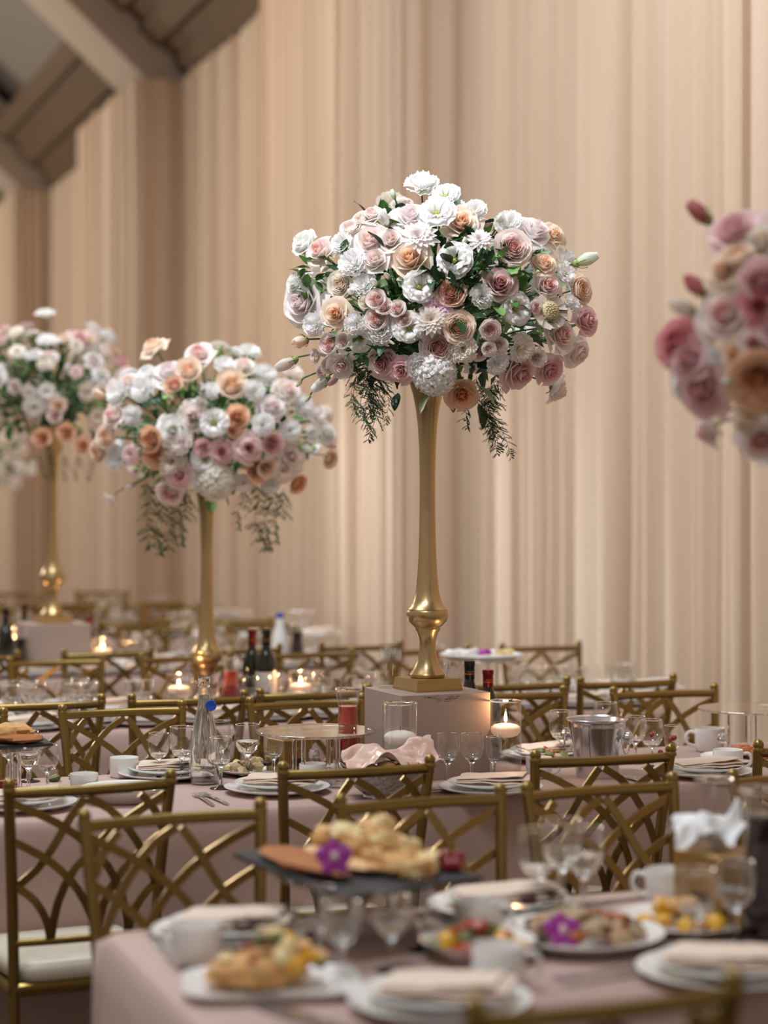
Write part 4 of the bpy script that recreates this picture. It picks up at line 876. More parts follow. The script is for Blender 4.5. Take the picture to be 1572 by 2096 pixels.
# ------------------------------------------------------------------ flowers
def grid_petal(mb, fn, nu, nv, mi=0):
    vs = []; ts = []
    for i in range(nu+1):
        for j in range(nv+1):
            p, t = fn(i/nu*2-1, j/nv); vs.append(p); ts.append(max(0, min(.999, t)))
    mb.add(vs, [(i*(nv+1)+j, (i+1)*(nv+1)+j, (i+1)*(nv+1)+j+1, i*(nv+1)+j+1) for i in range(nu) for j in range(nv)], mi, ts)
def rose(seed, n=26, openn=1.0, calyx=True):
    rnd = random.Random(seed); mb = MB()
    for i in range(n):
        f = i/(n-1); th0 = i*2.39996+rnd.uniform(-.15, .15); R = .07+.74*f**1.15*openn; w_ = 1.45-.62*f
        top = .42-.62*f**1.6*openn+rnd.uniform(-.03, .03); base = -.62; curl = .26*f**1.5*openn*rnd.uniform(.6, 1.3); pt = .10*f*rnd.random(); tw = rnd.uniform(-.1, .1)
        def fn(u, v, th0=th0, R=R, w_=w_, top=top, curl=curl, pt=pt, f=f, tw=tw):
            prof = math.sin(min(1, v*1.15)*PI/2)**.8
            r = R*(.25+.75*prof)+curl*max(0, (v-.6)/.4)**1.7*(1+.5*abs(u)); ed = abs(u)**2.6
            z = base+(top-base)*v-ed*.22*v*(1-f*.3)-curl*.9*max(0, (v-.75)/.25)**2*.6+pt*(1-abs(u))*v
            a = th0+u*w_*(.35+.65*prof)*(1-.1*v)+tw*v; r += .03*math.sin(u*5+th0*3)*v*f
            return (r*math.cos(a), r*math.sin(a), z), .03+.97*f**.8+.25*(v-.75)
        grid_petal(mb, fn, 6, 6)
    if calyx:
        mb.lathe([(.10, -.82), (.20, -.72), (.22, -.62), (.12, -.5)], 8, mi=1)
        for k in range(5):
            a = k*2*PI/5; mb.ribbon([(.15*math.cos(a), .15*math.sin(a), -.68), (.42*math.cos(a), .42*math.sin(a), -.62), (.62*math.cos(a), .62*math.sin(a), -.72)], .12, .02, mi=1, nrm=(0, 0, 1))
    return mb
def rosette(seed):
    rnd = random.Random(seed); mb = MB(); n = 40
    for i in range(n):
        f = i/(n-1); th0 = i*2.39996+rnd.uniform(-.25, .25); R = .05+.80*f**.85; w_ = .85-.25*f if f < .7 else 1.0
        top = .20-.16*f+.10*math.sin(f*PI); curl = .16 if f > .75 else .02
        def fn(u, v, th0=th0, R=R, w_=w_, top=top, f=f, curl=curl):
            r = R*(.45+.55*v**.6)+curl*max(0, v-.6)*2; z = -.5+(top+.5)*v-abs(u)**2*.10-curl*max(0, v-.7)*1.0
            a = th0+u*w_*(.5+.5*v); r += .03*math.sin(u*6+th0*5)*v
            return (r*math.cos(a), r*math.sin(a), z), .93*f**.85+.06
        grid_petal(mb, fn, 5, 4)
    n0 = len(mb.v); mb.blob((0, 0, -.12), (.24, .24, .20), seed, amp=.2, seg=9, rings=6); mb.t[n0:] = [.25]*(len(mb.v)-n0)
    mb.lathe([(.10, -.75), (.22, -.6), (.3, -.48)], 8, mi=1); return mb
def lisi(seed):
    rnd = random.Random(seed); mb = MB()
    for layer, (n, R, top, w_) in enumerate([(5, .62, .30, .62), (6, .86, .12, .62), (6, 1.0, -.05, .60)]):
        for i in range(n):
            th0 = i*2*PI/n+layer*.5+rnd.uniform(-.1, .1); R2 = R*rnd.uniform(.92, 1.08); ph = rnd.uniform(0, 6)
            def fn(u, v, th0=th0, R=R2, top=top, w_=w_, ph=ph, layer=layer):
                r = .10+R*(v**.9)*(1-.12*abs(u)**3); z = -.55+(top+.55)*(math.sin(v*PI/2)**.7)+.07*math.sin(u*7+ph)*v*v+.05*math.cos(u*13+ph)*v**3-(.12*max(0, v-.8)*5*.3)
                a = th0+u*w_*(.35+.75*v); return (r*math.cos(a), r*math.sin(a), z), .15+1.1*v
            grid_petal(mb, fn, 8, 6)
    mb.blob((0, 0, -.22), (.13, .13, .16), seed, mi=2, amp=.15, seg=8, rings=5)
    for k in range(6):
        a = k*PI/3; mb.tube([(.08*math.cos(a), .08*math.sin(a), -.3), (.17*math.cos(a), .17*math.sin(a), -.08)], .025, 5, mi=2)
    mb.lathe([(.08, -.75), (.14, -.62), (.12, -.5)], 8, mi=1); return mb
def carn(seed):
    rnd = random.Random(seed); mb = MB()
    for i in range(30):
        f = i/29; th0 = i*2.39996; R = .18+.80*f; ph = rnd.uniform(0, 6); top = .38-.50*f*f+rnd.uniform(-.08, .08)
        def fn(u, v, th0=th0, R=R, ph=ph, top=top, f=f):
            r = .06+R*v**.8; z = -.5+(top+.5)*v**.7+.08*math.sin(u*9+ph)*v*v+.05*math.sin(u*17+ph)*v**3
            a = th0+u*(.55)*(.3+.8*v); return (r*math.cos(a)*(1+.04*math.sin(u*15)*v), r*math.sin(a)*(1+.04*math.sin(u*15)*v), z), .3+.7*v
        grid_petal(mb, fn, 8, 4)
    mb.lathe([(.08, -.8), (.15, -.65), (.14, -.45)], 8, mi=1); return mb
def dahlia(seed, pt=1.0):
    rnd = random.Random(seed); mb = MB()
    for i in range(64):
        f = i/63; th0 = i*2.39996; R = .12+.88*f**.75; el = (1.15-1.15*f)+rnd.uniform(-.08, .08); W_ = .10+.07*f
        def fn(u, v, th0=th0, R=R, el=el, W_=W_, f=f):
            r = R*v*math.cos(el); z = R*v*math.sin(el)*1.0-.15-.25*f*v*v*.6; ww = W_*math.sin(PI*min(1, .12+v*.86))**.7*u
            z += .06*u*u*math.sin(PI*v); a = th0; return (r*math.cos(a)-math.sin(a)*ww, r*math.sin(a)+math.cos(a)*ww, z), .15+.6*f+.3*v
        grid_petal(mb, fn, 2, 5)
    mb.lathe([(.08, -.6), (.25, -.4), (.3, -.2)], 8, mi=1); return mb
def scab(seed):
    mb = MB(); rnd = random.Random(seed)
    for i in range(22):
        th0 = i*2.39996; R = .85+.15*rnd.random(); ph = rnd.uniform(0, 6); lay = rnd.uniform(-.15, .1)
        def fn(u, v, th0=th0, R=R, ph=ph, lay=lay):
            r = .2+R*v*.8; z = lay-.1+.12*v+.06*math.sin(u*8+ph)*v; a = th0+u*.3*(.4+.7*v); return (r*math.cos(a), r*math.sin(a), z), .4+.6*v
        grid_petal(mb, fn, 5, 3)
    for i in range(60):
        f = i/60; a = i*2.39996; r = .52*math.sqrt(f); z = .32-.28*f
        mb.blob((r*math.cos(a), r*math.sin(a), z), .05, i, mi=2, amp=.1, seg=5, rings=3)
    mb.lathe([(.05, -.6), (.25, -.3), (.5, .0), (.45, .2), (.01, .25)], 10, mi=2); return mb
def hydrangea(seed):
    mb = MB(); rnd = random.Random(seed)
    for i in range(90):
        f = (i+.5)/90; ph = math.acos(1-1.75*f); a = i*2.39996; d = Vector((math.sin(ph)*math.cos(a), math.sin(ph)*math.sin(a), math.cos(ph)))
        q = d.to_track_quat('Z', 'Y'); c = d*(.82+rnd.uniform(-.05, .08)); rt = rnd.uniform(0, 6)
        for k in range(4):
            aa = rt+k*PI/2
            def fn(u, v, aa=aa, c=c, q=q):
                r = .02+.19*v; w_ = .12*math.sin(PI*min(1, .1+.85*v))*u; p = Vector((r*math.cos(aa)-w_*math.sin(aa), r*math.sin(aa)+w_*math.cos(aa), .05*v-.04*u*u)); p = q@p+c
                return tuple(p), .5+.5*v
            grid_petal(mb, fn, 2, 2)
    mb.blob((0, 0, -.1), .68, seed, mi=1, amp=.05); return mb
def bud(seed, green=.3):
    rnd = random.Random(seed); mb = MB()
    for i in range(7):
        th0 = i*2*PI/7*1.6
        def fn(u, v, th0=th0, i=i):
            r = .46*math.sin(PI*min(1, .06+.80*v))**.8*(1-.03*i)+.05*max(0, v-.85)*4; a = th0+u*.95*(1-.3*v)+v*.8; return (r*math.cos(a), r*math.sin(a), -.8+1.75*v-.12*u*u*v), .1+.5*v+.05*i
        grid_petal(mb, fn, 5, 6)
    mb.lathe([(.08, -.98), (.22, -.86), (.32, -.68), (.30, -.5)], 8, mi=1)
    for k in range(5):
        a = k*2*PI/5; mb.ribbon([(.28*math.cos(a), .28*math.sin(a), -.7), (.50*math.cos(a), .50*math.sin(a), -.35), (.55*math.cos(a), .55*math.sin(a), .0)], .10, .02, mi=1, nrm=(math.cos(a), math.sin(a), 0))
    return mb
FL = {}
def reg(key, mbs, third='budgreen'):
    FL[key] = []
    for i, mb in enumerate(mbs):
        has3 = max(mb.m) == 2
        FL[key].append(mb.mesh(key, [PM['white'], M['budgreen']]+([M[third]] if has3 else []), ang=180))
reg('rose', [rose(1), rose(2, 24, .9), rose(3, 28, 1.1)]); reg('garden_rose', [rosette(4), rosette(5)]); reg('lisianthus', [lisi(6), lisi(7)], 'eye')
reg('carnation', [carn(8), carn(9)]); reg('dahlia', [dahlia(10), dahlia(12)]); reg('scabiosa', [scab(13)], 'pollen'); reg('hydrangea', [hydrangea(14)]); reg('bud', [bud(15), bud(16)])
reg('spray_rose', [rosette(23), rosette(22)])
NAMES = {'rose': 'rose', 'garden_rose': 'garden_rose', 'lisianthus': 'lisianthus', 'carnation': 'carnation', 'dahlia': 'dahlia', 'scabiosa': 'scabiosa', 'hydrangea': 'hydrangea', 'bud': 'flower_bud', 'spray_rose': 'spray_rose'}
def leaf_mesh(m, n=6, fold=.25, wd=.30):
    mb = MB(); vs = []
    for i in range(n+1):
        v = i/n; ww = wd*math.sin(PI*min(1, .03+v*.94))**.8
        for u in (-1, -.5, 0, .5, 1): vs.append((u*ww, v, fold*abs(u)*ww-.25*v*v+.02*math.sin(v*9+u*3)))
    mb.add(vs, [(i*5+j, i*5+j+1, (i+1)*5+j+1, (i+1)*5+j) for i in range(n) for j in range(4)]); return mb.mesh('leaf', m, ang=180)
LEAF = [leaf_mesh(M['leaf']), leaf_mesh(M['leafd'], wd=.24), leaf_mesh(M['leafv'], wd=.36)]
def frond_mesh(seed, L=1.0):
    """asparagus fern: an arching stem with fine forked side sprays"""
    rnd = random.Random(seed); mb = MB(); main = bspline([(0, 0, 0), (.05, .0, -.25), (.02+rnd.uniform(-.08, .08), .02, -.6), (rnd.uniform(-.1, .1), .0, -1.0)], 26)
    mb.tube(main, .004, 4)
    for i in range(2, 27):
        for s in (-1, 1):
            if rnd.random() < .28: continue
            p = main[i]; L1 = .20*math.sin(PI*(.12+.83*i/27))*rnd.uniform(.35, 1.35); d = Vector((s*rnd.uniform(.3, 1), rnd.uniform(-.7, .7), -rnd.uniform(.1, .9))).normalized(); K = 7
            q = [p+d*L1*k/K+Vector((0, 0, -.15*L1*(k/K)**2)) for k in range(K+1)]
            mb.add([q[0]+Vector((0, .002, .003)), q[0]-Vector((0, .002, .003)), q[-1]], [(0, 1, 2)])
            for k in range(1, K+1):
                for s2 in (-1, 1, 0):
                    e = (d+Vector((rnd.uniform(-.4, .4), s2*.8+rnd.uniform(-.3, .3), s2*.7-.2))).normalized()*.055*rnd.uniform(.5, 1.3); a = q[k]
                    mb.add([a+Vector((.006, 0, .003)), a-Vector((.006, 0, .003)), a+e], [(0, 1, 2)])
    return mb.mesh('fern_frond', M['fern'], smooth=False)
FERN = [frond_mesh(1), frond_mesh(2), frond_mesh(3)]
COLN = {'rosy': 'deep pink', 'white': 'white', 'cream': 'cream', 'blush': 'pale blush', 'lilac': 'lilac white', 'pinkc': 'white with pink heart', 'pink': 'pink', 'mauve': 'dusty mauve', 'peach': 'peach', 'orange': 'orange peach', 'dahlia': 'orchid pink', 'brown': 'tan', 'green': 'greenish white'}
def bloom(arr, base, typ, col, C_, r, facing, roll=None, stem=True, rnd=random):
    me = rnd.choice(FL[typ]); o = bpy.data.objects.new(NAMES[typ], me); C.objects.link(o); o.parent = arr
    o.material_slots[0].link = 'OBJECT'; o.material_slots[0].material = PM[col]
    f = facing.normalized(); q = f.to_track_quat('Z', 'Y').to_matrix() @ Matrix.Rotation(rnd.uniform(0, 6.28) if roll is None else roll, 3, 'Z')
    o.rotation_euler = q.to_euler(); o.location = C_; o.scale = (r, r, r)
    o['label'] = COLN[col]+' '+NAMES[typ].replace('_', ' ')
    return f, C_-f*r*.7
def arrangement(name, label, Cc, vase_top, blooms, seed, leaves=26, fol=420, ferns=(), stems=True, big=(), R=(.40, .36, .34)):
    """Cc centre of the ball in world space; every bloom, leaf and frond is a part"""
    rnd = random.Random(seed); arr = thing('flower_arrangement', label, 'flowers', vase_top); base = Vector(vase_top)
    mbs = MB(); ball = Cc-base
    for (typ, col, P, r, fc) in blooms:
        f, foot = bloom(arr, base, typ, col, P-base, r, fc, rnd=rnd)
        root = Vector((rnd.uniform(-.03, .03), rnd.uniform(-.03, .03), .02)); mid = (foot*.55+root*.45)+Vector((0, 0, .03))-f*.02
        mbs.tube(bspline([root, mid, foot-f*.03, foot+f*r*.2], 8), .0026, 5)
    s = mbs.obj('stems', M['stem'], arr); s['kind'] = 'stuff'
    mb = MB(); lm = []
    for k in range(fol):
        d = Vector((rnd.gauss(0, 1), rnd.gauss(0, 1), rnd.gauss(0, 1))).normalized(); rr = rnd.uniform(.25, .86)
        c = ball+Vector((d.x*R[0], d.y*R[1], d.z*R[2]))*rr
        if c.z < .0: c.z = abs(c.z)*.3
        L = rnd.uniform(.03, .07); a = (d+Vector((rnd.gauss(0, .6), rnd.gauss(0, .6), rnd.gauss(0, .6)))).normalized(); b = a.orthogonal().normalized()*L*.28
        n_ = a.cross(b).normalized()*L*.08
        mb.add([c, c+a*L*.35+b+n_, c+a*L, c+a*L*.35-b+n_, c+a*L*.45], [(0, 1, 4), (1, 2, 4), (2, 3, 4), (3, 0, 4)], mi=rnd.choice((0, 1, 1, 2)))
    s = mb.obj('foliage', [M['leaf'], M['leafd'], M['leafv']], arr); s['kind'] = 'stuff'
    for k in range(leaves):
        d = Vector((rnd.gauss(0, 1), rnd.gauss(0, .8)-.5, rnd.gauss(0, .8))).normalized(); c = ball+Vector((d.x*R[0], d.y*R[1], d.z*R[2]))*rnd.uniform(.72, .95)
        o = put('leaf', rnd.choice(LEAF), arr); a = (d+Vector((rnd.gauss(0, .7), rnd.gauss(0, .5), rnd.gauss(0, .5)))).normalized()
        o.location = c; o.rotation_euler = a.to_track_quat('Y', 'Z').to_euler(); L = rnd.uniform(.05, .085); o.scale = (L, L, L)
    for (P, L, mi, ax) in big:
        o = put('leaf', LEAF[mi], arr); o.location = P-base; o.rotation_euler = Vector(ax).to_track_quat('Y', 'Z').to_euler(); o.scale = (L, L, L)
    for (P, L, rx, ry, rz) in ferns:
        o = put('fern_frond', rnd.choice(FERN), arr); o.location = P-base; o.rotation_euler = (rx, ry, rz); o.scale = (L*1.15, L*1.15, L)
    return arr
# main arrangement: px, py, diameter in px, type, colour
MAIN = [(863, 373, 62, 'carnation', 'white'), (911, 398, 54, 'lisianthus', 'white'), (761, 436, 42, 'rose', 'blush'), (717, 464, 40, 'spray_rose', 'blush'), (738, 448, 34, 'spray_rose', 'cream'), (789, 450, 38, 'bud', 'white'),
 (842, 440, 64, 'rose', 'lilac'), (893, 432, 68, 'lisianthus', 'white'), (855, 482, 78, 'dahlia', 'lilac'), (757, 491, 76, 'rose', 'blush'), (800, 488, 48, 'rose', 'blush'), (616, 493, 54, 'rose', 'white'), (652, 511, 60, 'rose', 'pinkc'),
 (697, 497, 42, 'carnation', 'white'), (720, 536, 56, 'carnation', 'white'), (766, 529, 52, 'rose', 'blush'), (837, 526, 78, 'rose', 'peach'), (929, 531, 64, 'lisianthus', 'white'), (946, 452, 66, 'rose', 'peach'), (695, 582, 48, 'garden_rose', 'cream'),
 (742, 582, 50, 'carnation', 'white'), (766, 579, 26, 'bud', 'white'), (719, 597, 26, 'bud', 'white'), (793, 566, 22, 'bud', 'blush'), (858, 584, 62, 'lisianthus', 'white'), (921, 597, 54, 'garden_rose', 'brown'), (894, 630, 74, 'dahlia', 'dahlia'), (883, 655, 62, 'dahlia', 'cream'),
 (613, 617, 76, 'rose', 'lilac'), (601, 579, 42, 'rose', 'white'), (685, 640, 58, 'rose', 'peach'), (769, 612, 38, 'spray_rose', 'pinkc'), (785, 626, 33, 'spray_rose', 'pinkc'), (813, 631, 33, 'spray_rose', 'pinkc'), (769, 652, 44, 'spray_rose', 'pinkc'), (827, 652, 31, 'spray_rose', 'pinkc'), (748, 617, 28, 'spray_rose', 'cream'),
 (779, 673, 58, 'carnation', 'white'), (837, 670, 56, 'lisianthus', 'white'), (641, 663, 46, 'carnation', 'white'), (725, 663, 42, 'carnation', 'white'), (615, 699, 46, 'bud', 'peach'), (672, 704, 38, 'spray_rose', 'pinkc'), (700, 699, 28, 'spray_rose', 'blush'), (735, 696, 46, 'lisianthus', 'white'), (898, 712, 66, 'garden_rose', 'pinkc'),
 (939, 669, 58, 'garden_rose', 'peach'), (781, 744, 60, 'rose', 'mauve'), (587, 744, 46, 'bud', 'blush'), (644, 729, 27, 'spray_rose', 'blush'), (663, 724, 22, 'bud', 'blush'), (672, 749, 30, 'spray_rose', 'blush'), (697, 749, 46, 'rose', 'blush'), (657, 762, 26, 'spray_rose', 'blush'), (657, 785, 42, 'bud', 'white'), (682, 780, 26, 'bud', 'pink'),
 (819, 759, 46, 'rose', 'pink'), (863, 749, 58, 'carnation', 'white'), (890, 762, 98, 'hydrangea', 'white'), (948, 714, 54, 'carnation', 'cream'), (946, 812, 62, 'rose', 'orange'), (972, 430, 46, 'carnation', 'white'), (982, 489, 54, 'dahlia', 'lilac'), (1043, 456, 54, 'carnation', 'white'), (1023, 448, 24, 'bud', 'white'), (1097, 466, 60, 'rose', 'lilac'),
 (1135, 477, 44, 'rose', 'peach'), (1050, 505, 66, 'garden_rose', 'pinkc'), (1115, 537, 48, 'rose', 'peach'), (1198, 532, 50, 'bud', 'green'), (1160, 560, 42, 'lisianthus', 'white'), (1024, 578, 68, 'rose', 'mauve'), (1122, 583, 58, 'rose', 'pinkc'), (1191, 592, 52, 'garden_rose', 'peach'), (987, 606, 44, 'carnation', 'white'), (1058, 632, 60, 'lisianthus', 'white'),
 (1125, 637, 70, 'scabiosa', 'cream'), (1097, 628, 27, 'spray_rose', 'pinkc'), (1204, 655, 58, 'rose', 'pink'), (1153, 685, 58, 'rose', 'pinkc'), (1004, 675, 40, 'spray_rose', 'pinkc'), (1186, 723, 62, 'rose', 'blush'), (980, 720, 34, 'spray_rose', 'pinkc'), (1001, 714, 28, 'spray_rose', 'blush'), (1023, 708, 33, 'spray_rose', 'blush'),
 (1070, 712, 52, 'carnation', 'cream'), (1069, 766, 68, 'rose', 'mauve'), (1102, 733, 32, 'spray_rose', 'blush'), (1130, 762, 52, 'rose', 'pink'), (1147, 803, 48, 'rose', 'blush'), (1018, 743, 44, 'carnation', 'white'), (1172, 622, 36, 'carnation', 'white'), (805, 398, 20, 'bud', 'green'), (630, 816, 16, 'bud', 'green'), (944, 562, 20, 'bud', 'green'), (612, 786, 14, 'bud', 'green'), (970, 468, 20, 'bud', 'green'), (950, 495, 18, 'bud', 'green')]
VT = Vector((V1[0], V1[1], V1[2]+1.02*(.034+.875))); Y1 = V1[1]
BS = {'spray_rose': 1.05, 'bud': 1.0, 'hydrangea': .9, 'lisianthus': .95, 'rose': 1.12, 'garden_rose': 1.12}
def front_blooms(lst, cx, cy, rx, ry_up, ry_dn, Yc, depth, z_from=world):
    out = []
    for (px, py, d, typ, col) in lst:
        dx = (px-cx)/rx; dy = (py-cy)/(ry_up if py < cy else ry_dn); k = max(0, 1-dx*dx-dy*dy); off = -depth*math.sqrt(k); Yb = Yc+off+random.uniform(-.015, .015)
        P = z_from(px, py, Yb); fc = Vector((dx*.9, -.25-1.1*math.sqrt(k), -dy*.9+.12)); fc += Vector((random.gauss(0, .14), random.gauss(0, .1), random.gauss(0, .14)))
        if typ == 'bud' and col == 'green': fc = Vector((dx, -.1, -dy if abs(dy) > .2 else .6))
        if typ == 'hydrangea': fc = Vector((0, -.9, -.15))
        out.append((typ, col, P, d/2*Yb/FPX*1.2*BS.get(typ, 1), fc))
    return out
def random_blooms(Cc, R, n, seed, back=False, cols=None, size=(.034, .054)):
    rnd = random.Random(seed); out = []; cols = cols or ['white', 'white', 'white', 'blush', 'blush', 'lilac', 'pinkc', 'pinkc', 'pink', 'peach', 'peach', 'cream', 'mauve', 'orange']
    typs = ['rose', 'rose', 'rose', 'garden_rose', 'lisianthus', 'carnation', 'carnation', 'spray_rose', 'spray_rose', 'dahlia']
    k = 0
    while len(out) < n and k < 4000:
        k += 1; i = len(out); d = Vector((rnd.gauss(0, 1), rnd.gauss(0, 1), rnd.gauss(.15, 1))).normalized()
        if d.z < -.75: continue
        if back and d.y < .05: continue
        rr = rnd.uniform(.88, 1.08)*(1+.10*math.sin(d.x*7+seed)); P = Cc+Vector((d.x*R[0], d.y*R[1], d.z*(R[2] if d.z > 0 else R[2]*.75)))*rr; typ = rnd.choice(typs); col = rnd.choice(cols)
        if typ in ('lisianthus', 'carnation'): col = rnd.choice(['white', 'white', 'cream', 'lilac'])
        r = rnd.uniform(*size)*(.6 if typ == 'spray_rose' else 1)
        if any((P-q[2]).length < (r+q[3])*.72 for q in out): continue
        out.append((typ, col, P, r, d+Vector((rnd.gauss(0, .2), rnd.gauss(0, .2), rnd.gauss(0, .2)))))
    return out
C1 = world(900, 620, Y1)
fb = front_blooms(MAIN, 900, 620, 345, 285, 230, Y1, .34)
bb = random_blooms(C1+Vector((0, .02, 0)), (.40, .36, .33), 46, 3, back=True)
ferns = []
for (px, py, L, ry, dy) in [(735, 730, .15, .25, -.16), (715, 735, .19, .18, -.18), (760, 755, .13, -.1, -.15), (780, 765, .19, -.30, -.12), (770, 745, .15, -.2, -.14), (740, 760, .16, .05, -.16), (975, 770, .15, -.25, -.10), (1000, 790, .14, .05, -.10), (1020, 770, .12, -.5, -.12), (990, 810, .17, .15, -.08), (1010, 850, .13, .3, -.08), (985, 840, .13, .35, -.10), (1040, 760, .10, -.6, -.10), (725, 745, .14, -.05, -.17), (755, 740, .17, .12, -.16), (790, 780, .12, -.1, -.12), (745, 770, .12, .3, -.14), (1010, 780, .15, -.1, -.12), (985, 790, .16, .2, -.1), (950, 790, .08, .8, -.12), (1030, 870, .07, -.6, -.08), (1000, 690, .12, .9, -.2), (1060, 680, .12, -.4, -.2), (700, 700, .10, .6, -.2), (1030, 620, .1, .5, -.25), (850, 700, .09, .2, -.26), (960, 650, .1, -.8, -.26)]:
    ferns.append((world(px, py, Y1+dy), L, 0, -ry, random.uniform(-.4, .4)))
big = []
for (px, py, n, sp, mi, L) in [(1058, 535, 14, 26, 2, .05), (1005, 545, 12, 24, 1, .05), (655, 560, 14, 24, 2, .042), (690, 520, 6, 14, 0, .04), (960, 575, 8, 20, 1, .05), (1105, 655, 6, 16, 1, .06), (905, 545, 8, 20, 1, .06), (820, 600, 8, 16, 2, .035), (720, 715, 10, 18, 0, .035), (880, 560, 8, 26, 1, .055), (1040, 600, 8, 22, 0, .045), (950, 520, 8, 22, 1, .06), (790, 700, 8, 24, 1, .05), (630, 590, 7, 18, 0, .045), (960, 640, 8, 24, 1, .05)]:
    for k in range(n):
        x = px+random.gauss(0, sp); y = py+random.gauss(0, sp); dx, dy = (x-900)/345, (y-620)/(285 if y < 620 else 230)
        big.append((world(x, y, Y1-.34*math.sqrt(max(0, 1-dx*dx-dy*dy))+.025+random.uniform(-.015, .015)), L*random.uniform(.8, 1.2), mi, (random.gauss(0, 1), random.uniform(-.8, 0), random.gauss(.2, .8))))
arrangement('main', 'large sharp bouquet of white, blush and peach roses crowning the tall gold vase', C1, VT, fb+bb, 5, leaves=30, fol=1100, ferns=ferns, big=big)
# second arrangement on the candlelit table
SEC = [(310, 705, 46, 'rose', 'peach'), (405, 720, 52, 'rose', 'pinkc'), (342, 757, 52, 'rose', 'lilac'), (385, 755, 48, 'garden_rose', 'peach'), (512, 718, 40, 'carnation', 'white'), (460, 745, 40, 'carnation', 'white'), (475, 785, 56, 'garden_rose', 'peach'), (240, 803, 52, 'carnation', 'white'), (290, 795, 50, 'carnation', 'white'), (355, 785, 34, 'garden_rose', 'brown'),
 (205, 810, 36, 'bud', 'peach'), (228, 850, 48, 'rose', 'pinkc'), (215, 892, 44, 'garden_rose', 'peach'), (198, 925, 40, 'garden_rose', 'peach'), (350, 880, 52, 'rose', 'white'), (392, 852, 52, 'rose', 'blush'), (437, 865, 52, 'lisianthus', 'white'), (485, 852, 44, 'garden_rose', 'orange'), (538, 868, 44, 'carnation', 'white'), (560, 830, 50, 'rose', 'lilac'),
 (408, 820, 30, 'bud', 'white'), (370, 905, 46, 'carnation', 'blush'), (305, 900, 46, 'garden_rose', 'orange'), (318, 935, 46, 'garden_rose', 'orange'), (265, 930, 46, 'dahlia', 'pink'), (235, 938, 50, 'carnation', 'white'), (350, 945, 56, 'carnation', 'cream'), (420, 940, 48, 'lisianthus', 'white'), (455, 925, 48, 'rose', 'pink'), (510, 915, 46, 'rose', 'mauve'), (415, 915, 34, 'spray_rose', 'pink'),
 (442, 985, 86, 'hydrangea', 'cream'), (413, 978, 48, 'lisianthus', 'white'), (345, 1012, 46, 'garden_rose', 'pinkc'), (365, 975, 44, 'rose', 'pink'), (530, 965, 44, 'garden_rose', 'orange'), (548, 960, 36, 'garden_rose', 'peach'), (555, 990, 40, 'carnation', 'white'), (612, 992, 36, 'garden_rose', 'orange'), (600, 935, 50, 'rose', 'blush'), (640, 885, 30, 'carnation', 'white'), (675, 888, 38, 'rose', 'white'), (676, 912, 26, 'bud', 'pink'), (678, 940, 36, 'spray_rose', 'peach'), (625, 918, 28, 'bud', 'green'), (225, 1023, 32, 'lisianthus', 'blush'), (267, 995, 22, 'bud', 'blush'),
 (595, 880, 40, 'carnation', 'white'), (590, 795, 46, 'rose', 'blush'), (620, 830, 46, 'carnation', 'white'), (545, 765, 46, 'carnation', 'white'), (600, 760, 40, 'carnation', 'blush'), (520, 800, 44, 'carnation', 'white'), (430, 800, 36, 'carnation', 'white'), (560, 910, 40, 'garden_rose', 'pink'), (480, 880, 30, 'spray_rose', 'orange'), (300, 765, 40, 'carnation', 'white'), (270, 850, 40, 'carnation', 'white'), (500, 745, 40, 'rose', 'blush'), (585, 960, 40, 'rose', 'blush'), (500, 990, 34, 'carnation', 'blush'), (260, 780, 36, 'rose', 'blush'), (650, 850, 36, 'carnation', 'lilac')]
V2T = Vector((V2.x, V2.y, TZ+.034+.875)); Y2 = V2.y; C2 = world(430, 870, Y2)
fb = front_blooms(SEC, 430, 880, 275, 185, 175, Y2, .34); bb = random_blooms(C2, (.42, .38, .30), 50, 13, back=True)
f2 = [(world(px, py, Y2+dy), L, 0, -ry, random.uniform(-.4, .4)) for (px, py, L, ry, dy) in [(300, 985, .26, .05, -.1), (330, 1000, .24, -.1, -.15), (360, 1010, .22, -.15, -.12), (385, 1005, .2, -.2, -.1), (555, 990, .24, -.1, -.1), (580, 1000, .2, -.2, -.1), (500, 1000, .15, -.2, -.15), (290, 840, .14, .3, -.3), (270, 870, .12, .3, -.3), (520, 985, .26, .1, 0)]]
arrangement('second', 'slightly blurred bouquet of peach and white roses over the short gold vase', C2, V2T, fb+bb, 6, leaves=44, fol=500, ferns=f2, R=(.40, .36, .30))
C3 = world(95, 800, V3.y); V3T = Vector((V3.x, V3.y, TZ+.23+.034+.875))
CP = ['white', 'blush', 'blush', 'lilac', 'pinkc', 'pinkc', 'pink', 'pink', 'peach', 'cream', 'mauve', 'blush']
b3 = random_blooms(C3, (.45, .38, .28), 120, 23, cols=CP); P = world(93, 640, V3.y); b3.append(('lisianthus', 'white', P, .045, Vector((0, -.3, 1))))
for (px, py, r, c_) in [(85, 895, .05, 'orange'), (135, 885, .05, 'orange'), (168, 912, .045, 'orange'), (118, 830, .04, 'peach'), (112, 850, .04, 'pinkc')]: b3.append(('garden_rose', c_, world(px, py, V3.y-.36), r, Vector((0, -1, 0))))
arrangement('third', 'blurred pink and white bouquet over the boxed vase at the left', C3, V3T, b3, 7, leaves=30, fol=420, ferns=[(world(70+30*k, 930, V3.y-.1), .12, 0, (k-2)*.15, 0) for k in range(5)], R=(.40, .34, .26))
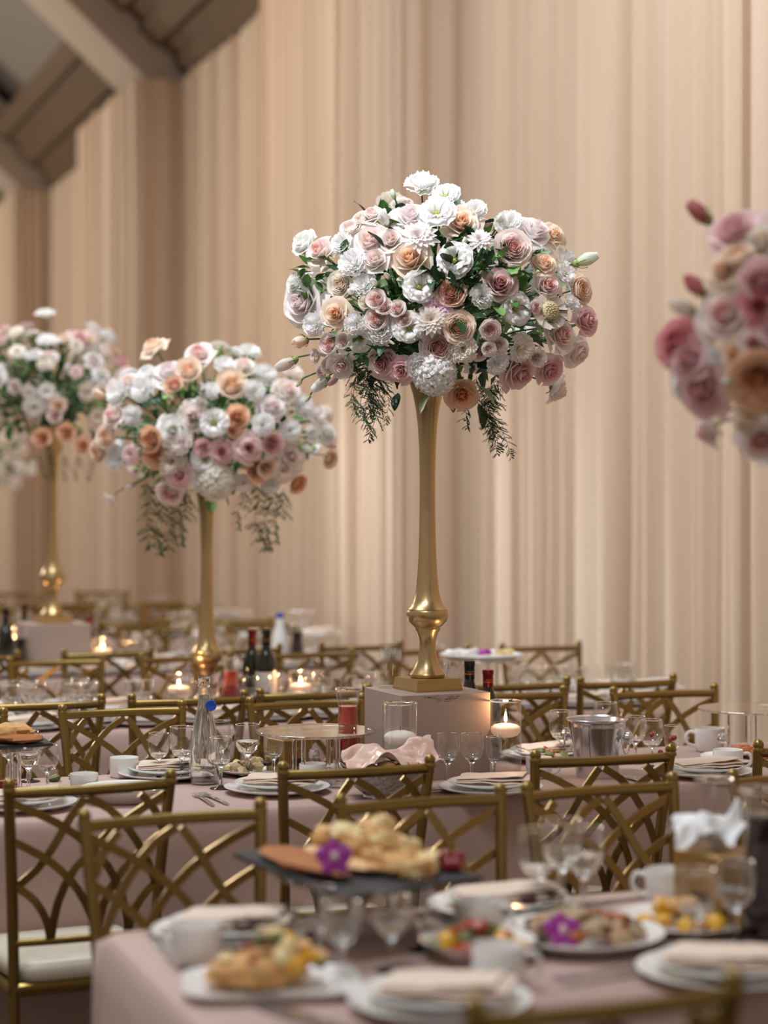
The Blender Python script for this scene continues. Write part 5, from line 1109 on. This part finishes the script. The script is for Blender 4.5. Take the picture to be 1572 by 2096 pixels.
C4 = world(-75, 950, V4.y); arrangement('fourth', 'farthest blurred pink bouquet cut by the left picture edge', C4, Vector((V4.x, V4.y, TZ+.034+.875)), random_blooms(C4, (.50, .4, .36), 95, 29, cols=CP), 8, leaves=20, fol=300, R=(.42, .34, .3))
Y0 = V0.y; C0 = world(1815, 690, Y0); V0T = Vector((V0.x, V0.y, TZ+.034+.875))
NEARF = [(1433, 436, 62, 'bud', 'rosy'), (1500, 465, 90, 'rose', 'pink'), (1425, 586, 66, 'bud', 'rosy'), (1398, 630, 62, 'bud', 'cream'), (1383, 695, 96, 'rose', 'rosy'), (1400, 730, 70, 'rose', 'pink'), (1475, 550, 60, 'rose', 'peach'), (1505, 520, 62, 'garden_rose', 'peach'), (1478, 640, 100, 'rose', 'pinkc'), (1558, 490, 76, 'rose', 'cream'), (1560, 570, 80, 'garden_rose', 'pink'), (1555, 620, 70, 'rose', 'rosy'),
 (1428, 800, 96, 'rose', 'pink'), (1395, 790, 56, 'rose', 'white'), (1440, 885, 60, 'rose', 'pinkc'), (1500, 720, 60, 'rose', 'peach'), (1465, 730, 36, 'carnation', 'white'), (1552, 780, 110, 'garden_rose', 'orange'), (1500, 775, 42, 'bud', 'green'), (1530, 840, 50, 'rose', 'peach'), (1522, 870, 44, 'rose', 'cream'), (1555, 905, 80, 'rose', 'pinkc'), (1540, 700, 70, 'rose', 'pinkc'), (1590, 660, 90, 'rose', 'pink'), (1600, 440, 90, 'rose', 'pinkc'), (1640, 760, 100, 'rose', 'peach'), (1650, 560, 90, 'rose', 'white')]
fb = front_blooms(NEARF, 1815, 690, 480, 370, 300, Y0, .30); b0 = [b for b in random_blooms(C0, (.42, .36, .34), 90, 37, cols=['pink', 'rosy', 'pinkc', 'blush', 'peach', 'orange', 'cream'], size=(.036, .052)) if b[2].x > C0.x-.16]
arrangement('near', 'large blurred pink bouquet cut by the right picture edge', C0, V0T, fb+b0, 9, leaves=30, fol=420, R=(.36, .32, .30))

bpy.context.view_layer.update()
